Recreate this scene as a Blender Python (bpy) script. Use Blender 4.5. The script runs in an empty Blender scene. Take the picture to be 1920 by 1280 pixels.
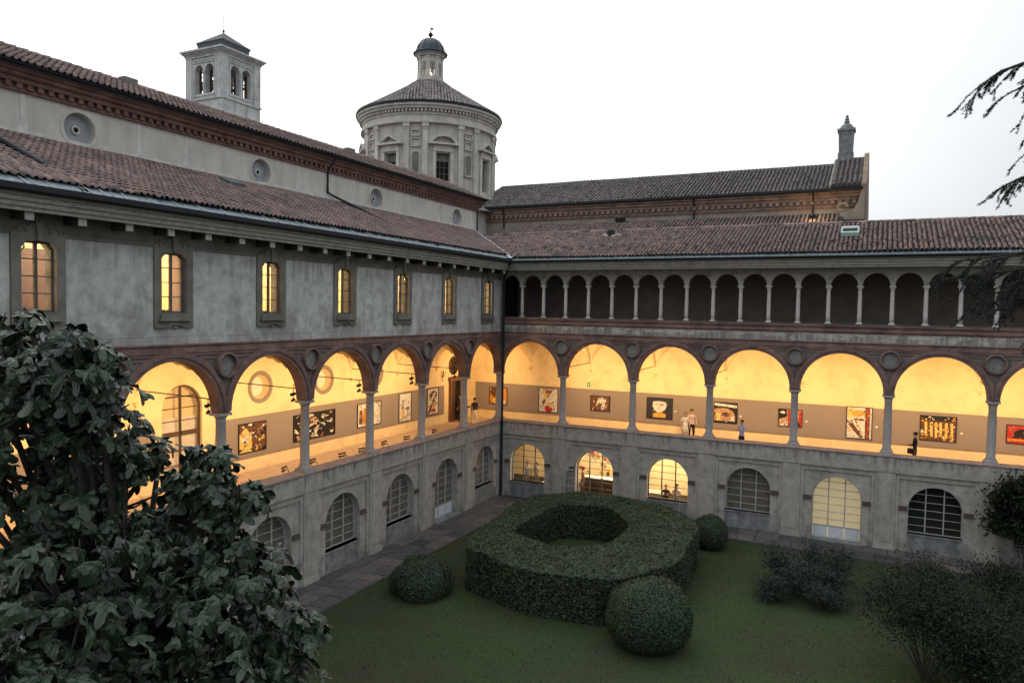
import bpy, bmesh, math, random
import numpy as np
from mathutils import Vector, Matrix, noise
R = math.radians
PI = math.pi
rng = random.Random(7)
scn = bpy.context.scene
COL = scn.collection

# ------------------------------------------------------------------ camera
CAM = Vector((20.394, -39.178, 11.172))
yaw, pitch, roll = 0.463, -0.043, 0.017
YAW, PITCH, ROLL = yaw, pitch, roll
fw = Vector((-math.sin(yaw) * math.cos(pitch), math.cos(yaw) * math.cos(pitch), math.sin(pitch)))
rt = fw.cross(Vector((0, 0, 1))).normalized()
up = rt.cross(fw)
r2 = math.cos(roll) * rt + math.sin(roll) * up
u2 = -math.sin(roll) * rt + math.cos(roll) * up
cam_d = bpy.data.cameras.new('camera')
cam = bpy.data.objects.new('camera', cam_d)
COL.objects.link(cam)
m = Matrix((r2, u2, -fw)).transposed().to_4x4()
m.translation = CAM
cam.matrix_world = m
cam_d.sensor_width = 36
cam_d.lens = 36 * 1369.9 / 1920
cam_d.clip_start = 0.2
cam_d.clip_end = 3000
scn.camera = cam

# ------------------------------------------------------------------ sky, sun, exposure
SUN_EL, SUN_AZ = R(14), R(-32)      # azimuth from +Y towards +X
w = bpy.data.worlds.new('World')
scn.world = w
w.use_nodes = True
nt = w.node_tree
nt.nodes.clear()
out = nt.nodes.new('ShaderNodeOutputWorld')
bg = nt.nodes.new('ShaderNodeBackground')
bg.inputs['Strength'].default_value = 0.1
sky = nt.nodes.new('ShaderNodeTexSky')
sky.sky_type = 'NISHITA'
sky.sun_disc = False
sky.sun_elevation = SUN_EL
sky.sun_rotation = SUN_AZ
mixn = nt.nodes.new('ShaderNodeMix')
mixn.data_type = 'RGBA'
mixn.inputs[0].default_value = 0.97
tc = nt.nodes.new('ShaderNodeTexCoord')
# high thin overcast: a slow fall of brightness away from where the sun went down
dotn = nt.nodes.new('ShaderNodeVectorMath'); dotn.operation = 'DOT_PRODUCT'
dotn.inputs[1].default_value = (-0.95, 0.30, 0.0)
ramp = nt.nodes.new('ShaderNodeMapRange')
ramp.inputs[1].default_value = 0.0
ramp.inputs[2].default_value = 0.75
cmix = nt.nodes.new('ShaderNodeMix'); cmix.data_type = 'RGBA'
cmix.inputs[6].default_value = (3.55, 3.75, 3.95, 1)
cmix.inputs[7].default_value = (8.3, 8.4, 8.4, 1)
nt.links.new(tc.outputs['Generated'], dotn.inputs[0])
nt.links.new(dotn.outputs['Value'], ramp.inputs[0])
nt.links.new(ramp.outputs[0], cmix.inputs[0])
nt.links.new(sky.outputs[0], mixn.inputs[6])
nt.links.new(cmix.outputs[2], mixn.inputs[7])
cn = nt.nodes.new('ShaderNodeTexNoise'); cn.inputs['Scale'].default_value = 1.6; cn.inputs['Detail'].default_value = 5
cmap = nt.nodes.new('ShaderNodeMapping'); cmap.inputs['Scale'].default_value = (1, 1, 3)
cmr = nt.nodes.new('ShaderNodeMapRange'); cmr.inputs[1].default_value = .3; cmr.inputs[2].default_value = .7; cmr.inputs[3].default_value = .94; cmr.inputs[4].default_value = 1.05
cvs = nt.nodes.new('ShaderNodeVectorMath'); cvs.operation = 'SCALE'
nt.links.new(tc.outputs['Generated'], cmap.inputs[0]); nt.links.new(cmap.outputs[0], cn.inputs['Vector']); nt.links.new(cn.outputs[0], cmr.inputs[0])
nt.links.new(mixn.outputs[2], cvs.inputs[0]); nt.links.new(cmr.outputs[0], cvs.inputs['Scale'])
# overcast sky: brighter towards the zenith than at the horizon
zs = nt.nodes.new('ShaderNodeSeparateXYZ'); zr_ = nt.nodes.new('ShaderNodeMapRange')
zr_.inputs[1].default_value = 0.0; zr_.inputs[2].default_value = 1.0; zr_.inputs[3].default_value = 1.0; zr_.inputs[4].default_value = 2.8
cz = nt.nodes.new('ShaderNodeVectorMath'); cz.operation = 'SCALE'
nt.links.new(tc.outputs['Generated'], zs.inputs[0]); nt.links.new(zs.outputs[2], zr_.inputs[0])
nt.links.new(cvs.outputs[0], cz.inputs[0]); nt.links.new(zr_.outputs[0], cz.inputs['Scale'])
nt.links.new(cz.outputs[0], bg.inputs['Color'])
nt.links.new(bg.outputs[0], out.inputs[0])
sl = bpy.data.lights.new('sun', 'SUN')
sl.energy = 0.5
sl.angle = R(15)
sl.color = (1, 0.95, 0.88)
so = bpy.data.objects.new('sun', sl)
COL.objects.link(so)
so.location = (0, 0, 60)
sd = Vector((math.sin(SUN_AZ) * math.cos(SUN_EL), math.cos(SUN_AZ) * math.cos(SUN_EL), math.sin(SUN_EL)))
so.rotation_euler = sd.to_track_quat('Z', 'Y').to_euler()
scn.view_settings.view_transform = 'Standard'
scn.view_settings.look = 'None'
scn.view_settings.exposure = 0.4
scn.view_settings.gamma = 1
scn.view_settings.use_curve_mapping = False
scn.cycles.max_bounces = 8
scn.cycles.diffuse_bounces = 4
scn.cycles.transparent_max_bounces = 12
scn.cycles.use_denoising = True
scn.cycles.sample_clamp_indirect = 4

# ------------------------------------------------------------------ materials
MATS = {}
def mat(name, c1, c2=None, scale=2.0, rough=0.85, bump=0.0, bscale=25.0, detail=6, stain=0.0, stain_col=(0.05, 0.05, 0.045),
        metal=0.0, tint=None, stretch=1.0, spec=0.3, emit=None, estr=0.0, c3=None, grime=()):
    """noise mottled surface, optional vertical rain streaks, optional per-piece tint"""
    m = bpy.data.materials.new(name)
    m.use_nodes = True
    nt = m.node_tree
    b = nt.nodes['Principled BSDF']
    b.inputs['Roughness'].default_value = rough
    b.inputs['Metallic'].default_value = metal
    b.inputs['Specular IOR Level'].default_value = spec
    L = nt.links.new
    geo = nt.nodes.new('ShaderNodeNewGeometry')
    col = None
    if c2 is None:
        c2 = tuple(v * 0.75 for v in c1)
    n = nt.nodes.new('ShaderNodeTexNoise')
    n.inputs['Scale'].default_value = scale
    n.inputs['Detail'].default_value = detail
    n.inputs['Roughness'].default_value = 0.62
    mp = nt.nodes.new('ShaderNodeMapping')
    mp.inputs['Scale'].default_value = (1, 1, stretch)
    L(geo.outputs['Position'], mp.inputs[0])
    L(mp.outputs[0], n.inputs['Vector'])
    cr = nt.nodes.new('ShaderNodeValToRGB')
    cr.color_ramp.elements[0].position = 0.33
    cr.color_ramp.elements[1].position = 0.68
    cr.color_ramp.elements[0].color = (*c2, 1)
    cr.color_ramp.elements[1].color = (*c1, 1)
    if c3:
        e = cr.color_ramp.elements.new(0.5); e.color = (*c3, 1)
    L(n.outputs[0], cr.inputs[0])
    col = cr.outputs[0]
    if stain > 0:
        n2 = nt.nodes.new('ShaderNodeTexNoise')
        n2.inputs['Scale'].default_value = 1.0
        n2.inputs['Detail'].default_value = 7
        mp2 = nt.nodes.new('ShaderNodeMapping')
        mp2.inputs['Scale'].default_value = (2.3, 2.3, 0.28)
        L(geo.outputs['Position'], mp2.inputs[0]); L(mp2.outputs[0], n2.inputs['Vector'])
        r2_ = nt.nodes.new('ShaderNodeMapRange')
        r2_.inputs[1].default_value = 0.48; r2_.inputs[2].default_value = 0.72
        r2_.inputs[4].default_value = stain
        L(n2.outputs[0], r2_.inputs[0])
        mx = nt.nodes.new('ShaderNodeMix'); mx.data_type = 'RGBA'
        mx.inputs[7].default_value = (*stain_col, 1)
        L(r2_.outputs[0], mx.inputs[0]); L(col, mx.inputs[6])
        col = mx.outputs[2]
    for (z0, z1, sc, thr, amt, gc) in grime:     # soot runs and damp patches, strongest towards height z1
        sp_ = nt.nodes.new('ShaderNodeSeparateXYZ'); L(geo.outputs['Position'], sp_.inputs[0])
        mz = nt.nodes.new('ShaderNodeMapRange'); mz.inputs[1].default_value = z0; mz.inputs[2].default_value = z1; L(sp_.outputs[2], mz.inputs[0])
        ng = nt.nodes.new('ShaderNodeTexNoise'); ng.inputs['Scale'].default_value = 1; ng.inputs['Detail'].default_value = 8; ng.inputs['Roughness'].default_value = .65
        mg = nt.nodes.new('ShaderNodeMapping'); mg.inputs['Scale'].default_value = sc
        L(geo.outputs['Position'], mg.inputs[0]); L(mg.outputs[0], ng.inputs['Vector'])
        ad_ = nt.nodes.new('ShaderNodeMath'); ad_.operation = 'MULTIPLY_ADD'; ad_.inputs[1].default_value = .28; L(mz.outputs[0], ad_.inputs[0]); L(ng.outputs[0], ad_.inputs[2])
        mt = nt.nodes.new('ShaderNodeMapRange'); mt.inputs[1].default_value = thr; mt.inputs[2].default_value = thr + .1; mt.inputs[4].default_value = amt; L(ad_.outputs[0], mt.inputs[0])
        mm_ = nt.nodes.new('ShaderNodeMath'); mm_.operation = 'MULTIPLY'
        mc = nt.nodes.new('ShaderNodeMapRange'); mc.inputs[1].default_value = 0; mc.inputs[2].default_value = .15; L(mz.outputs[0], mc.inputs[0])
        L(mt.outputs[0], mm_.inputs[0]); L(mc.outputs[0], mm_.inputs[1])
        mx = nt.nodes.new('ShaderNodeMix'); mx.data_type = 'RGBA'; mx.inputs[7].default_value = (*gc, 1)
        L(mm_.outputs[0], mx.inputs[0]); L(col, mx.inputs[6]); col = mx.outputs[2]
    if tint:
        if tint == 'attr':
            a = nt.nodes.new('ShaderNodeAttribute'); a.attribute_name = 'tint'; fac = a.outputs['Fac']
        else:
            a = nt.nodes.new('ShaderNodeObjectInfo'); fac = a.outputs['Random']
        hr = nt.nodes.new('ShaderNodeValToRGB')
        el = hr.color_ramp.elements
        el[0].position = 0; el[0].color = (0.45, 0.47, 0.5, 1)
        el[1].position = 1; el[1].color = (1.45, 1.32, 1.25, 1)
        e = el.new(0.25); e.color = (0.8, 0.82, 0.86, 1)
        e = el.new(0.6); e.color = (1.05, 0.98, 0.96, 1)
        L(fac, hr.inputs[0])
        mu = nt.nodes.new('ShaderNodeMix'); mu.data_type = 'RGBA'; mu.blend_type = 'MULTIPLY'; mu.inputs[0].default_value = 1
        L(col, mu.inputs[6]); L(hr.outputs[0], mu.inputs[7])
        col = mu.outputs[2]
    L(col, b.inputs['Base Color'])
    if emit:
        b.inputs['Emission Color'].default_value = (*emit, 1)
        b.inputs['Emission Strength'].default_value = estr
    if bump > 0:
        nb = nt.nodes.new('ShaderNodeTexNoise')
        nb.inputs['Scale'].default_value = bscale; nb.inputs['Detail'].default_value = 5
        bn = nt.nodes.new('ShaderNodeBump')
        bn.inputs['Strength'].default_value = bump; bn.inputs['Distance'].default_value = 0.03
        L(geo.outputs['Position'], nb.inputs['Vector'])
        L(nb.outputs[0], bn.inputs['Height']); L(bn.outputs[0], b.inputs['Normal'])
    MATS[name] = m
    return m

def brick_mat(name, c1, c2, mortar, sx=1.0):
    m = bpy.data.materials.new(name); m.use_nodes = True
    nt = m.node_tree; L = nt.links.new
    b = nt.nodes['Principled BSDF']; b.inputs['Roughness'].default_value = 0.9
    geo = nt.nodes.new('ShaderNodeNewGeometry')
    sep = nt.nodes.new('ShaderNodeSeparateXYZ'); L(geo.outputs['Position'], sep.inputs[0])
    ad = nt.nodes.new('ShaderNodeMath'); ad.operation = 'ADD'
    L(sep.outputs[0], ad.inputs[0]); L(sep.outputs[1], ad.inputs[1])
    cb = nt.nodes.new('ShaderNodeCombineXYZ'); L(ad.outputs[0], cb.inputs[0]); L(sep.outputs[2], cb.inputs[1])
    bt = nt.nodes.new('ShaderNodeTexBrick')
    bt.inputs['Scale'].default_value = 1
    bt.inputs['Brick Width'].default_value = 0.25 * sx
    bt.inputs['Row Height'].default_value = 0.075
    bt.inputs['Mortar Size'].default_value = 0.008
    bt.inputs['Color1'].default_value = (*c1, 1); bt.inputs['Color2'].default_value = (*c2, 1)
    bt.inputs['Mortar'].default_value = (*mortar, 1)
    L(cb.outputs[0], bt.inputs['Vector'])
    n = nt.nodes.new('ShaderNodeTexNoise'); n.inputs['Scale'].default_value = 1.7; n.inputs['Detail'].default_value = 8
    L(geo.outputs['Position'], n.inputs['Vector'])
    mr = nt.nodes.new('ShaderNodeMapRange'); mr.inputs[1].default_value = .3; mr.inputs[2].default_value = .7
    mr.inputs[3].default_value = 0.6; mr.inputs[4].default_value = 1.25
    L(n.outputs[0], mr.inputs[0])
    vm = nt.nodes.new('ShaderNodeVectorMath'); vm.operation = 'SCALE'
    L(bt.outputs['Color'], vm.inputs[0]); L(mr.outputs[0], vm.inputs['Scale'])
    L(vm.outputs[0], b.inputs['Base Color'])
    MATS[name] = m
    return m

STUCCO_BLUE = mat('blue_grey_plaster', (0.5624, 0.5785, 0.5706), (0.3348, 0.3406, 0.331), 2.6, bump=.3, bscale=18, stain=.35, stain_col=(.19, .195, .18), c3=(0.462, 0.4758, 0.4718), detail=12, grime=[(12.6, 9.9, (1.3, 1.3, .9), .70, .5, (.20, .195, .16)), (10.6, 12.9, (5, 5, .35), .74, .4, (.19, .19, .18))])
STUCCO_BROWN = mat('brown_grey_plaster', (0.24, 0.228, 0.2), (0.14, 0.134, 0.118), 1.5, bump=.25, stain=.35, stain_col=(.06, .06, .055))
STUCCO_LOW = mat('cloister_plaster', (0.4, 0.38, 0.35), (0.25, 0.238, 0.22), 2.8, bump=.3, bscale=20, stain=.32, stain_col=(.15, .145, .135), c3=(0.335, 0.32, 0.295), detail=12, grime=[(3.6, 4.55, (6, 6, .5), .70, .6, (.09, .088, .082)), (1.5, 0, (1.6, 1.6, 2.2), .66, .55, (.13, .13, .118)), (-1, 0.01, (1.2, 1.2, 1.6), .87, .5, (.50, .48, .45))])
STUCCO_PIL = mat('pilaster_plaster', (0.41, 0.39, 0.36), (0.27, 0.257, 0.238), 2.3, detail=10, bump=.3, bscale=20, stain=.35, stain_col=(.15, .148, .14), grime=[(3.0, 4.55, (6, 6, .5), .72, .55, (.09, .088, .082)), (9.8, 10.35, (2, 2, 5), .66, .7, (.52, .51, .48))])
STONE_BASE = mat('weathered_base_stone', (.26, .27, .28), (.13, .135, .14), 3.0, bump=.5, bscale=12, stain=.4)
GRANITE = mat('grey_granite', (.42, .39, .38), (.28, .265, .255), 14, bump=.1, bscale=60, stain=.2, stain_col=(.2, .19, .18))
COPING = mat('pinkish_coping_stone', (.36, .28, .25), (.22, .175, .16), 4, bump=.3, stain=.2)
BRICK = brick_mat('dark_red_brick', (.245, .135, .112), (.155, .096, .083), (.17, .145, .135))
BRICK2 = brick_mat('red_brick_cornice', (.22, .10, .075), (.15, .075, .06), (.14, .11, .1))
BRICKF = brick_mat('weathered_brick', (.27, .17, .12), (.2, .13, .095), (.2, .16, .13))
SPAN = mat('spandrel_plaster', (.19, .165, .15), (.115, .10, .093), 2.2, bump=.3, stain=.4)
ROUND = mat('roundel_plaster', (.26, .26, .25), (.17, .17, .165), 5, bump=.2)
NAVE_PL = mat('warm_grey_plaster', (0.592, 0.568, 0.512), (0.464, 0.448, 0.408), 1.0, bump=.2, stain=.3, stain_col=(.24, .23, .21))
LIME = mat('pale_lime_mortar', (0.66, 0.648, 0.612), (0.48, 0.468, 0.444), 3, bump=.4)
TILE = mat('roof_tile_clay', (0.2999, 0.2173, 0.1974), (0.1714, 0.1332, 0.1218), 2.2, rough=.9, bump=.4, bscale=30, tint='attr', c3=(0.2356, 0.1857, 0.1677))
TILE_O = mat('roof_tile_clay_single', (0.2999, 0.2173, 0.1974), (0.1714, 0.1332, 0.1218), 2.2, rough=.9, bump=.4, bscale=30, tint='obj', c3=(0.2356, 0.1857, 0.1677))
TILE_G = mat('grey_roof_tile', (0.255, 0.2325, 0.225), (0.1575, 0.1462, 0.1425), 3, rough=.9, bump=.3, bscale=40, tint='attr')
PANT = mat('gap_shade_pan_tile', (.03, .026, .024), (.018, .017, .015), 5, tint='attr')  # darkened to put the shade between the cover tiles into the colour
DECK = mat('dark_roof_deck', (.05, .04, .036), (.03, .026, .025), 5)
GUTTER = mat('dark_gutter_metal', (0.0126, 0.0168, 0.021), (0.0084, 0.0112, 0.014), 4, rough=.55)
CURT2 = bpy.data.materials.new('pinkish_net_curtain'); CURT2.use_nodes = True
_n = CURT2.node_tree; _n.nodes.clear(); _o = _n.nodes.new('ShaderNodeOutputMaterial'); _m = _n.nodes.new('ShaderNodeMixShader'); _a = _n.nodes.new('ShaderNodeBsdfDiffuse'); _b = _n.nodes.new('ShaderNodeBsdfTranslucent')
_a.inputs[0].default_value = (.6, .5, .46, 1); _b.inputs[0].default_value = (.55, .44, .40, 1); _m.inputs[0].default_value = .5
_n.links.new(_a.outputs[0], _m.inputs[1]); _n.links.new(_b.outputs[0], _m.inputs[2]); _n.links.new(_m.outputs[0], _o.inputs[0])
PALEZ = mat('pale_zinc_seam', (.42, .47, .5), (.25, .29, .31), 4, rough=.45, metal=.2)
FLASH = mat('zinc_flashing', (.22, .26, .29), (.10, .125, .14), 6, rough=.5, metal=.3, c3=(.12, .15, .17), stretch=.3)
FASCIA = mat('weathered_fascia', (.36, .35, .315), (.20, .195, .175), 6, stretch=4, stain=.3)
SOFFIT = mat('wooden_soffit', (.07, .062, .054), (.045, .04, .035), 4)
BEAMM = mat('skylit_beam_end', (.42, .41, .38), (.3, .29, .27), 9)  # pale tone carries the sky light on the beam ends
CREAM = mat('cream_gallery_wall', (.80, .65, .38), (.69, .53, .29), 1.3, bump=.2, bscale=8, detail=10, c3=(.77, .62, .36))
PANELM = mat('taupe_display_panel', (0.2736, 0.228, 0.1971), (0.2508, 0.2096, 0.1792), .8)
FLOORM = mat('gallery_stone_floor', (.60, .47, .36), (.45, .34, .26), 3, rough=.6)
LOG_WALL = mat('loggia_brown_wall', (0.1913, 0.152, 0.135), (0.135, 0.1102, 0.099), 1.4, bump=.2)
WHITEP = mat('white_window_paint', (.42, .43, .42), (.30, .31, .30), 8, rough=.6)
WHITEB = mat('pale_door_panel', (.60, .64, .68), (.52, .56, .6), 8, rough=.5)
WOODD = mat('dark_brown_wood', (.10, .055, .035), (.06, .035, .025), 5, stretch=.3, rough=.6)
WOODG_SILH = mat('grey_wood_and_frame_silhouette', (.13, .115, .10), (.09, .08, .07), 9, rough=.7)  # also stands for white frames seen dark against lit rooms
BLIND = mat('brown_grey_blind', (.24, .21, .175), (.17, .15, .125), 1.6, detail=10)
BLIND2 = mat('pink_brown_blind', (.20, .13, .115), (.16, .105, .095), 1.2)
MARBLE = mat('pale_marble', (.66, .63, .61), (.50, .48, .465), 9, bump=.1, bscale=60)
DARKIN = mat('dark_interior', (.012, .012, .012), (.008, .008, .008), 1)
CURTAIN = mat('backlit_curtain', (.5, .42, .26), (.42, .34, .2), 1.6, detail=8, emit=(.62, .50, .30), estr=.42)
SCREENW = mat('white_blind', (.75, .7, .6), (.68, .62, .52), 1.5)
BLACK = mat('black_metal', (.012, .012, .012), (.02, .02, .02), 5, rough=.5)
CHAIRM = mat('dark_chair_wood', (.035, .022, .015), (.02, .014, .01), 6, rough=.5)
DRUM = mat('drum_stone_stucco', (0.576, 0.536, 0.48), (0.4, 0.376, 0.336), 1.2, bump=.25, stain=.4, stain_col=(.16, .155, .145))
DRUM2 = mat('drum_moulding_stone', (0.63, 0.5925, 0.5325), (0.45, 0.4275, 0.39), 1.5, bump=.2, stain=.3, stain_col=(.18, .17, .16))
TOWER = mat('bell_tower_stone', (0.621, 0.621, 0.6143), (0.405, 0.405, 0.405), 1.6, bump=.3, stain=.5, stain_col=(.18, .18, .18))
LEAD = mat('lead_dome_sheet', (.065, .085, .10), (.045, .06, .07), 2, rough=.5, metal=.2)
SLATE = mat('weathered_tower_roof', (.115, .12, .125), (.08, .085, .09), 5)
BRONZE = mat('bell_bronze', (.05, .055, .045), (.035, .035, .03), 5, rough=.5, metal=.5)
RUST = mat('rusty_wood_frame', (.22, .10, .055), (.13, .06, .04), 5)
PAVE = mat('paving_stone_grey', (0.1155, 0.112, 0.1085), (0.0595, 0.0595, 0.0595), 4.5, bump=.5, bscale=20, tint='obj', rough=.75)
JOINT = mat('paving_bed', (.05, .05, .045), (.03, .03, .028), 8)
EARTH = mat('soil', (.045, .036, .028), (.03, .025, .02), 5, bump=.5)
KERBM = mat('kerb_stone', (0.084, 0.084, 0.0805), (0.049, 0.049, 0.0476), 5, bump=.3)

def grass_mat():
    m = mat('lawn_grass', (0.0248, 0.04861, 0.01228), (0.02728, 0.03194, 0.01451), .35, bump=.3, bscale=60, c3=(0.0248, 0.04166, 0.01339), detail=9)
    return m
GRASS = grass_mat()
BLADE = mat('grass_blade', (0.0276, 0.0408, 0.0156), (0.0204, 0.0288, 0.012), .6)
HEDGE = mat('yew_hedge_leaf', (0.03468, 0.06882, 0.0306), (0.02254, 0.04338, 0.01958), 2.5, rough=.6, spec=.4, tint='attr')
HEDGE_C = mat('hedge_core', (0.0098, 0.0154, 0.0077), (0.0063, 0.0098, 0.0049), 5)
FIG = mat('fig_leaf', (0.02025, 0.04581, 0.0208), (0.008775, 0.02053, 0.00891), 5, rough=.36, spec=.45, bump=.3, bscale=30, tint='attr')
FIG_O = mat('fig_leaf_single', (0.02025, 0.04581, 0.0208), (0.008775, 0.02053, 0.00891), 5, rough=.36, spec=.45, bump=.3, bscale=30, tint='obj')
BARK = mat('grey_bark', (.06, .05, .04), (.03, .026, .022), 12, bump=.6)
CEDARM = mat('cedar_needles', (0.028, 0.0406, 0.0336), (0.0168, 0.0252, 0.021), 3, rough=.6, tint='attr')
SHRUBM = mat('shrub_leaf', (0.013, 0.0234, 0.0117), (0.0065, 0.0117, 0.00585), 3, rough=.7, spec=.2, tint='attr')
ROSEM = mat('blue_green_shrub_leaf', (0.036, 0.0528, 0.0432), (0.0176, 0.0272, 0.0208), 3, rough=.6, spec=.3, tint='attr')

def glass_mat(name, gl=0.12, tintc=(1, 1, 1)):
    m = bpy.data.materials.new(name); m.use_nodes = True
    nt = m.node_tree; nt.nodes.clear()
    o = nt.nodes.new('ShaderNodeOutputMaterial'); mx = nt.nodes.new('ShaderNodeMixShader')
    t = nt.nodes.new('ShaderNodeBsdfTransparent'); g = nt.nodes.new('ShaderNodeBsdfGlossy')
    t.inputs[0].default_value = (*tintc, 1)
    g.inputs['Roughness'].default_value = .06
    mx.inputs[0].default_value = gl
    nt.links.new(t.outputs[0], mx.inputs[1]); nt.links.new(g.outputs[0], mx.inputs[2]); nt.links.new(mx.outputs[0], o.inputs[0])
    return m
GLASS = glass_mat('window_glass', .08)
def flat(name, c, rough=.6, emit=0, var=.9, sc=3):
    m = mat(name, c, tuple(v * var for v in c), sc, rough=rough)
    if emit:
        b = m.node_tree.nodes['Principled BSDF']
        b.inputs['Emission Color'].default_value = (*c, 1); b.inputs['Emission Strength'].default_value = emit
    return m

# ------------------------------------------------------------------ mesh helpers
class MB:
    def __init__(s):
        s.v = []; s.f = []; s.t = []; s.mi = []
        s.cur = 0.5; s.cm = 0
    def face(s, idx):
        s.f.append(idx); s.t.append(s.cur); s.mi.append(s.cm)
    def add(s, vs, fs):
        o = len(s.v); s.v += [tuple(v) for v in vs]
        for f in fs: s.face([i + o for i in f])
    def poly(s, vs):
        s.add(vs, [list(range(len(vs)))])
    def box(s, x0, x1, y0, y1, z0, z1):
        s.add([(x0, y0, z0), (x1, y0, z0), (x1, y1, z0), (x0, y1, z0), (x0, y0, z1), (x1, y0, z1), (x1, y1, z1), (x0, y1, z1)],
              [[3, 2, 1, 0], [4, 5, 6, 7], [0, 1, 5, 4], [1, 2, 6, 5], [2, 3, 7, 6], [3, 0, 4, 7]])
    def obox(s, c, ax, hx, ay, hy, hz, az=(0, 0, 1)):
        c = Vector(c); ax = Vector(ax).normalized(); ay = Vector(ay).normalized(); az = Vector(az).normalized()
        vs = []
        for dz in (-hz, hz):
            for dx, dy in ((-hx, -hy), (hx, -hy), (hx, hy), (-hx, hy)):
                vs.append(c + ax * dx + ay * dy + az * dz)
        s.add(vs, [[3, 2, 1, 0], [4, 5, 6, 7], [0, 1, 5, 4], [1, 2, 6, 5], [2, 3, 7, 6], [3, 0, 4, 7]])
    def prism_xz(s, pts, y0, y1):
        """outline counter-clockwise in (x,z) seen from -y, extruded along y"""
        n = len(pts)
        vs = [(x, y0, z) for x, z in pts] + [(x, y1, z) for x, z in pts]
        fs = [list(range(n)), list(range(2 * n - 1, n - 1, -1))]
        fs += [[i, i + n, (i + 1) % n + n, (i + 1) % n] for i in range(n)]
        s.add(vs, fs)
    def prism_yz(s, pts, x0, x1):
        n = len(pts)
        vs = [(x0, y, z) for y, z in pts] + [(x1, y, z) for y, z in pts]
        fs = [list(range(n)), list(range(2 * n - 1, n - 1, -1))]
        fs += [[i, i + n, (i + 1) % n + n, (i + 1) % n] for i in range(n)]
        s.add(vs, fs)
    def prism_xy(s, pts, z0, z1):
        n = len(pts)
        vs = [(x, y, z0) for x, y in pts] + [(x, y, z1) for x, y in pts]
        fs = [list(range(n - 1, -1, -1)), list(range(n, 2 * n))]
        fs += [[i, (i + 1) % n, (i + 1) % n + n, i + n] for i in range(n)]
        s.add(vs, fs)
    def lathe(s, prof, c=(0, 0, 0), seg=16, a0=0, a1=2 * PI):
        full = abs(a1 - a0 - 2 * PI) < 1e-6
        n = seg if full else seg + 1
        o = len(s.v)
        for r, z in prof:
            for k in range(n):
                a = a0 + (a1 - a0) * k / seg
                s.v.append((c[0] + r * math.cos(a), c[1] + r * math.sin(a), c[2] + z))
        for j in range(len(prof) - 1):
            for k in range(seg):
                k2 = (k + 1) % n
                s.face([o + j * n + k, o + j * n + k2, o + (j + 1) * n + k2, o + (j + 1) * n + k])
        if full and abs(prof[0][1] - prof[-1][1]) > 1e-6:
            if prof[0][0] > 1e-4: s.face([o + k for k in range(n - 1, -1, -1)])
            if prof[-1][0] > 1e-4: s.face([o + (len(prof) - 1) * n + k for k in range(n)])
    def tube(s, pts, r, seg=6, r1=None):
        pts = [Vector(p) for p in pts]
        n = len(pts); rings = []
        o = len(s.v)
        for i, p in enumerate(pts):
            d = (pts[min(i + 1, n - 1)] - pts[max(i - 1, 0)])
            d = d.normalized() if d.length > 1e-9 else Vector((0, 0, 1))
            a = d.cross(Vector((0, 0, 1)))
            if a.length < 1e-3: a = Vector((1, 0, 0))
            a.normalize(); b = d.cross(a)
            rr = r if r1 is None else r + (r1 - r) * i / max(1, n - 1)
            for k in range(seg):
                t = 2 * PI * k / seg
                s.v.append(tuple(p + a * math.cos(t) * rr + b * math.sin(t) * rr))
        for i in range(n - 1):
            for k in range(seg):
                k2 = (k + 1) % seg
                s.face([o + i * seg + k, o + i * seg + k2, o + (i + 1) * seg + k2, o + (i + 1) * seg + k])
        s.face([o + k for k in range(seg - 1, -1, -1)]); s.face([o + (n - 1) * seg + k for k in range(seg)])
    def mesh(s, name, mats, smooth=False, recalc=True):
        me = bpy.data.meshes.new(name)
        me.from_pydata(s.v, [], s.f)
        if not isinstance(mats, (list, tuple)): mats = [mats]
        for m_ in mats: me.materials.append(m_)
        if len(mats) > 1: me.polygons.foreach_set('material_index', s.mi)
        at = me.attributes.new('tint', 'FLOAT', 'FACE'); at.data.foreach_set('value', s.t)
        if recalc and len(s.f) < 30000:
            bm = bmesh.new(); bm.from_mesh(me); bmesh.ops.recalc_face_normals(bm, faces=bm.faces); bm.to_mesh(me); bm.free()
        if smooth: me.polygons.foreach_set('use_smooth', [True] * len(me.polygons))
        me.update()
        return me
    def build(s, name, mats, parent=None, smooth=False, recalc=True, **k):
        return link(name, s.mesh(name, mats, smooth, recalc), parent, **k)

def link(name, data, parent=None, loc=None, rz=None, kind=None, label=None):
    o = bpy.data.objects.new(name, data); COL.objects.link(o)
    if parent is not None: o.parent = parent
    if loc is not None: o.location = loc
    if rz is not None: o.rotation_euler = (0, 0, rz)
    if kind: o['kind'] = kind
    if label: o['label'] = label
    return o
def thing(name, label, cat, loc=(0, 0, 0), rz=0, group=None):
    o = link(name, None, None, loc, rz)
    o['label'] = label; o['category'] = cat
    if group: o['group'] = group
    return o
def copy_thing(src, loc, rz, label):
    c = src.copy(); COL.objects.link(c); c.location = loc; c.rotation_euler = (0, 0, rz); c['label'] = label
    for ch in src.children:
        d = ch.copy(); COL.objects.link(d); d.parent = c
        for g in ch.children:
            e = g.copy(); COL.objects.link(e); e.parent = d
    return c
def structure(o): o['kind'] = 'structure'; return o

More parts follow.
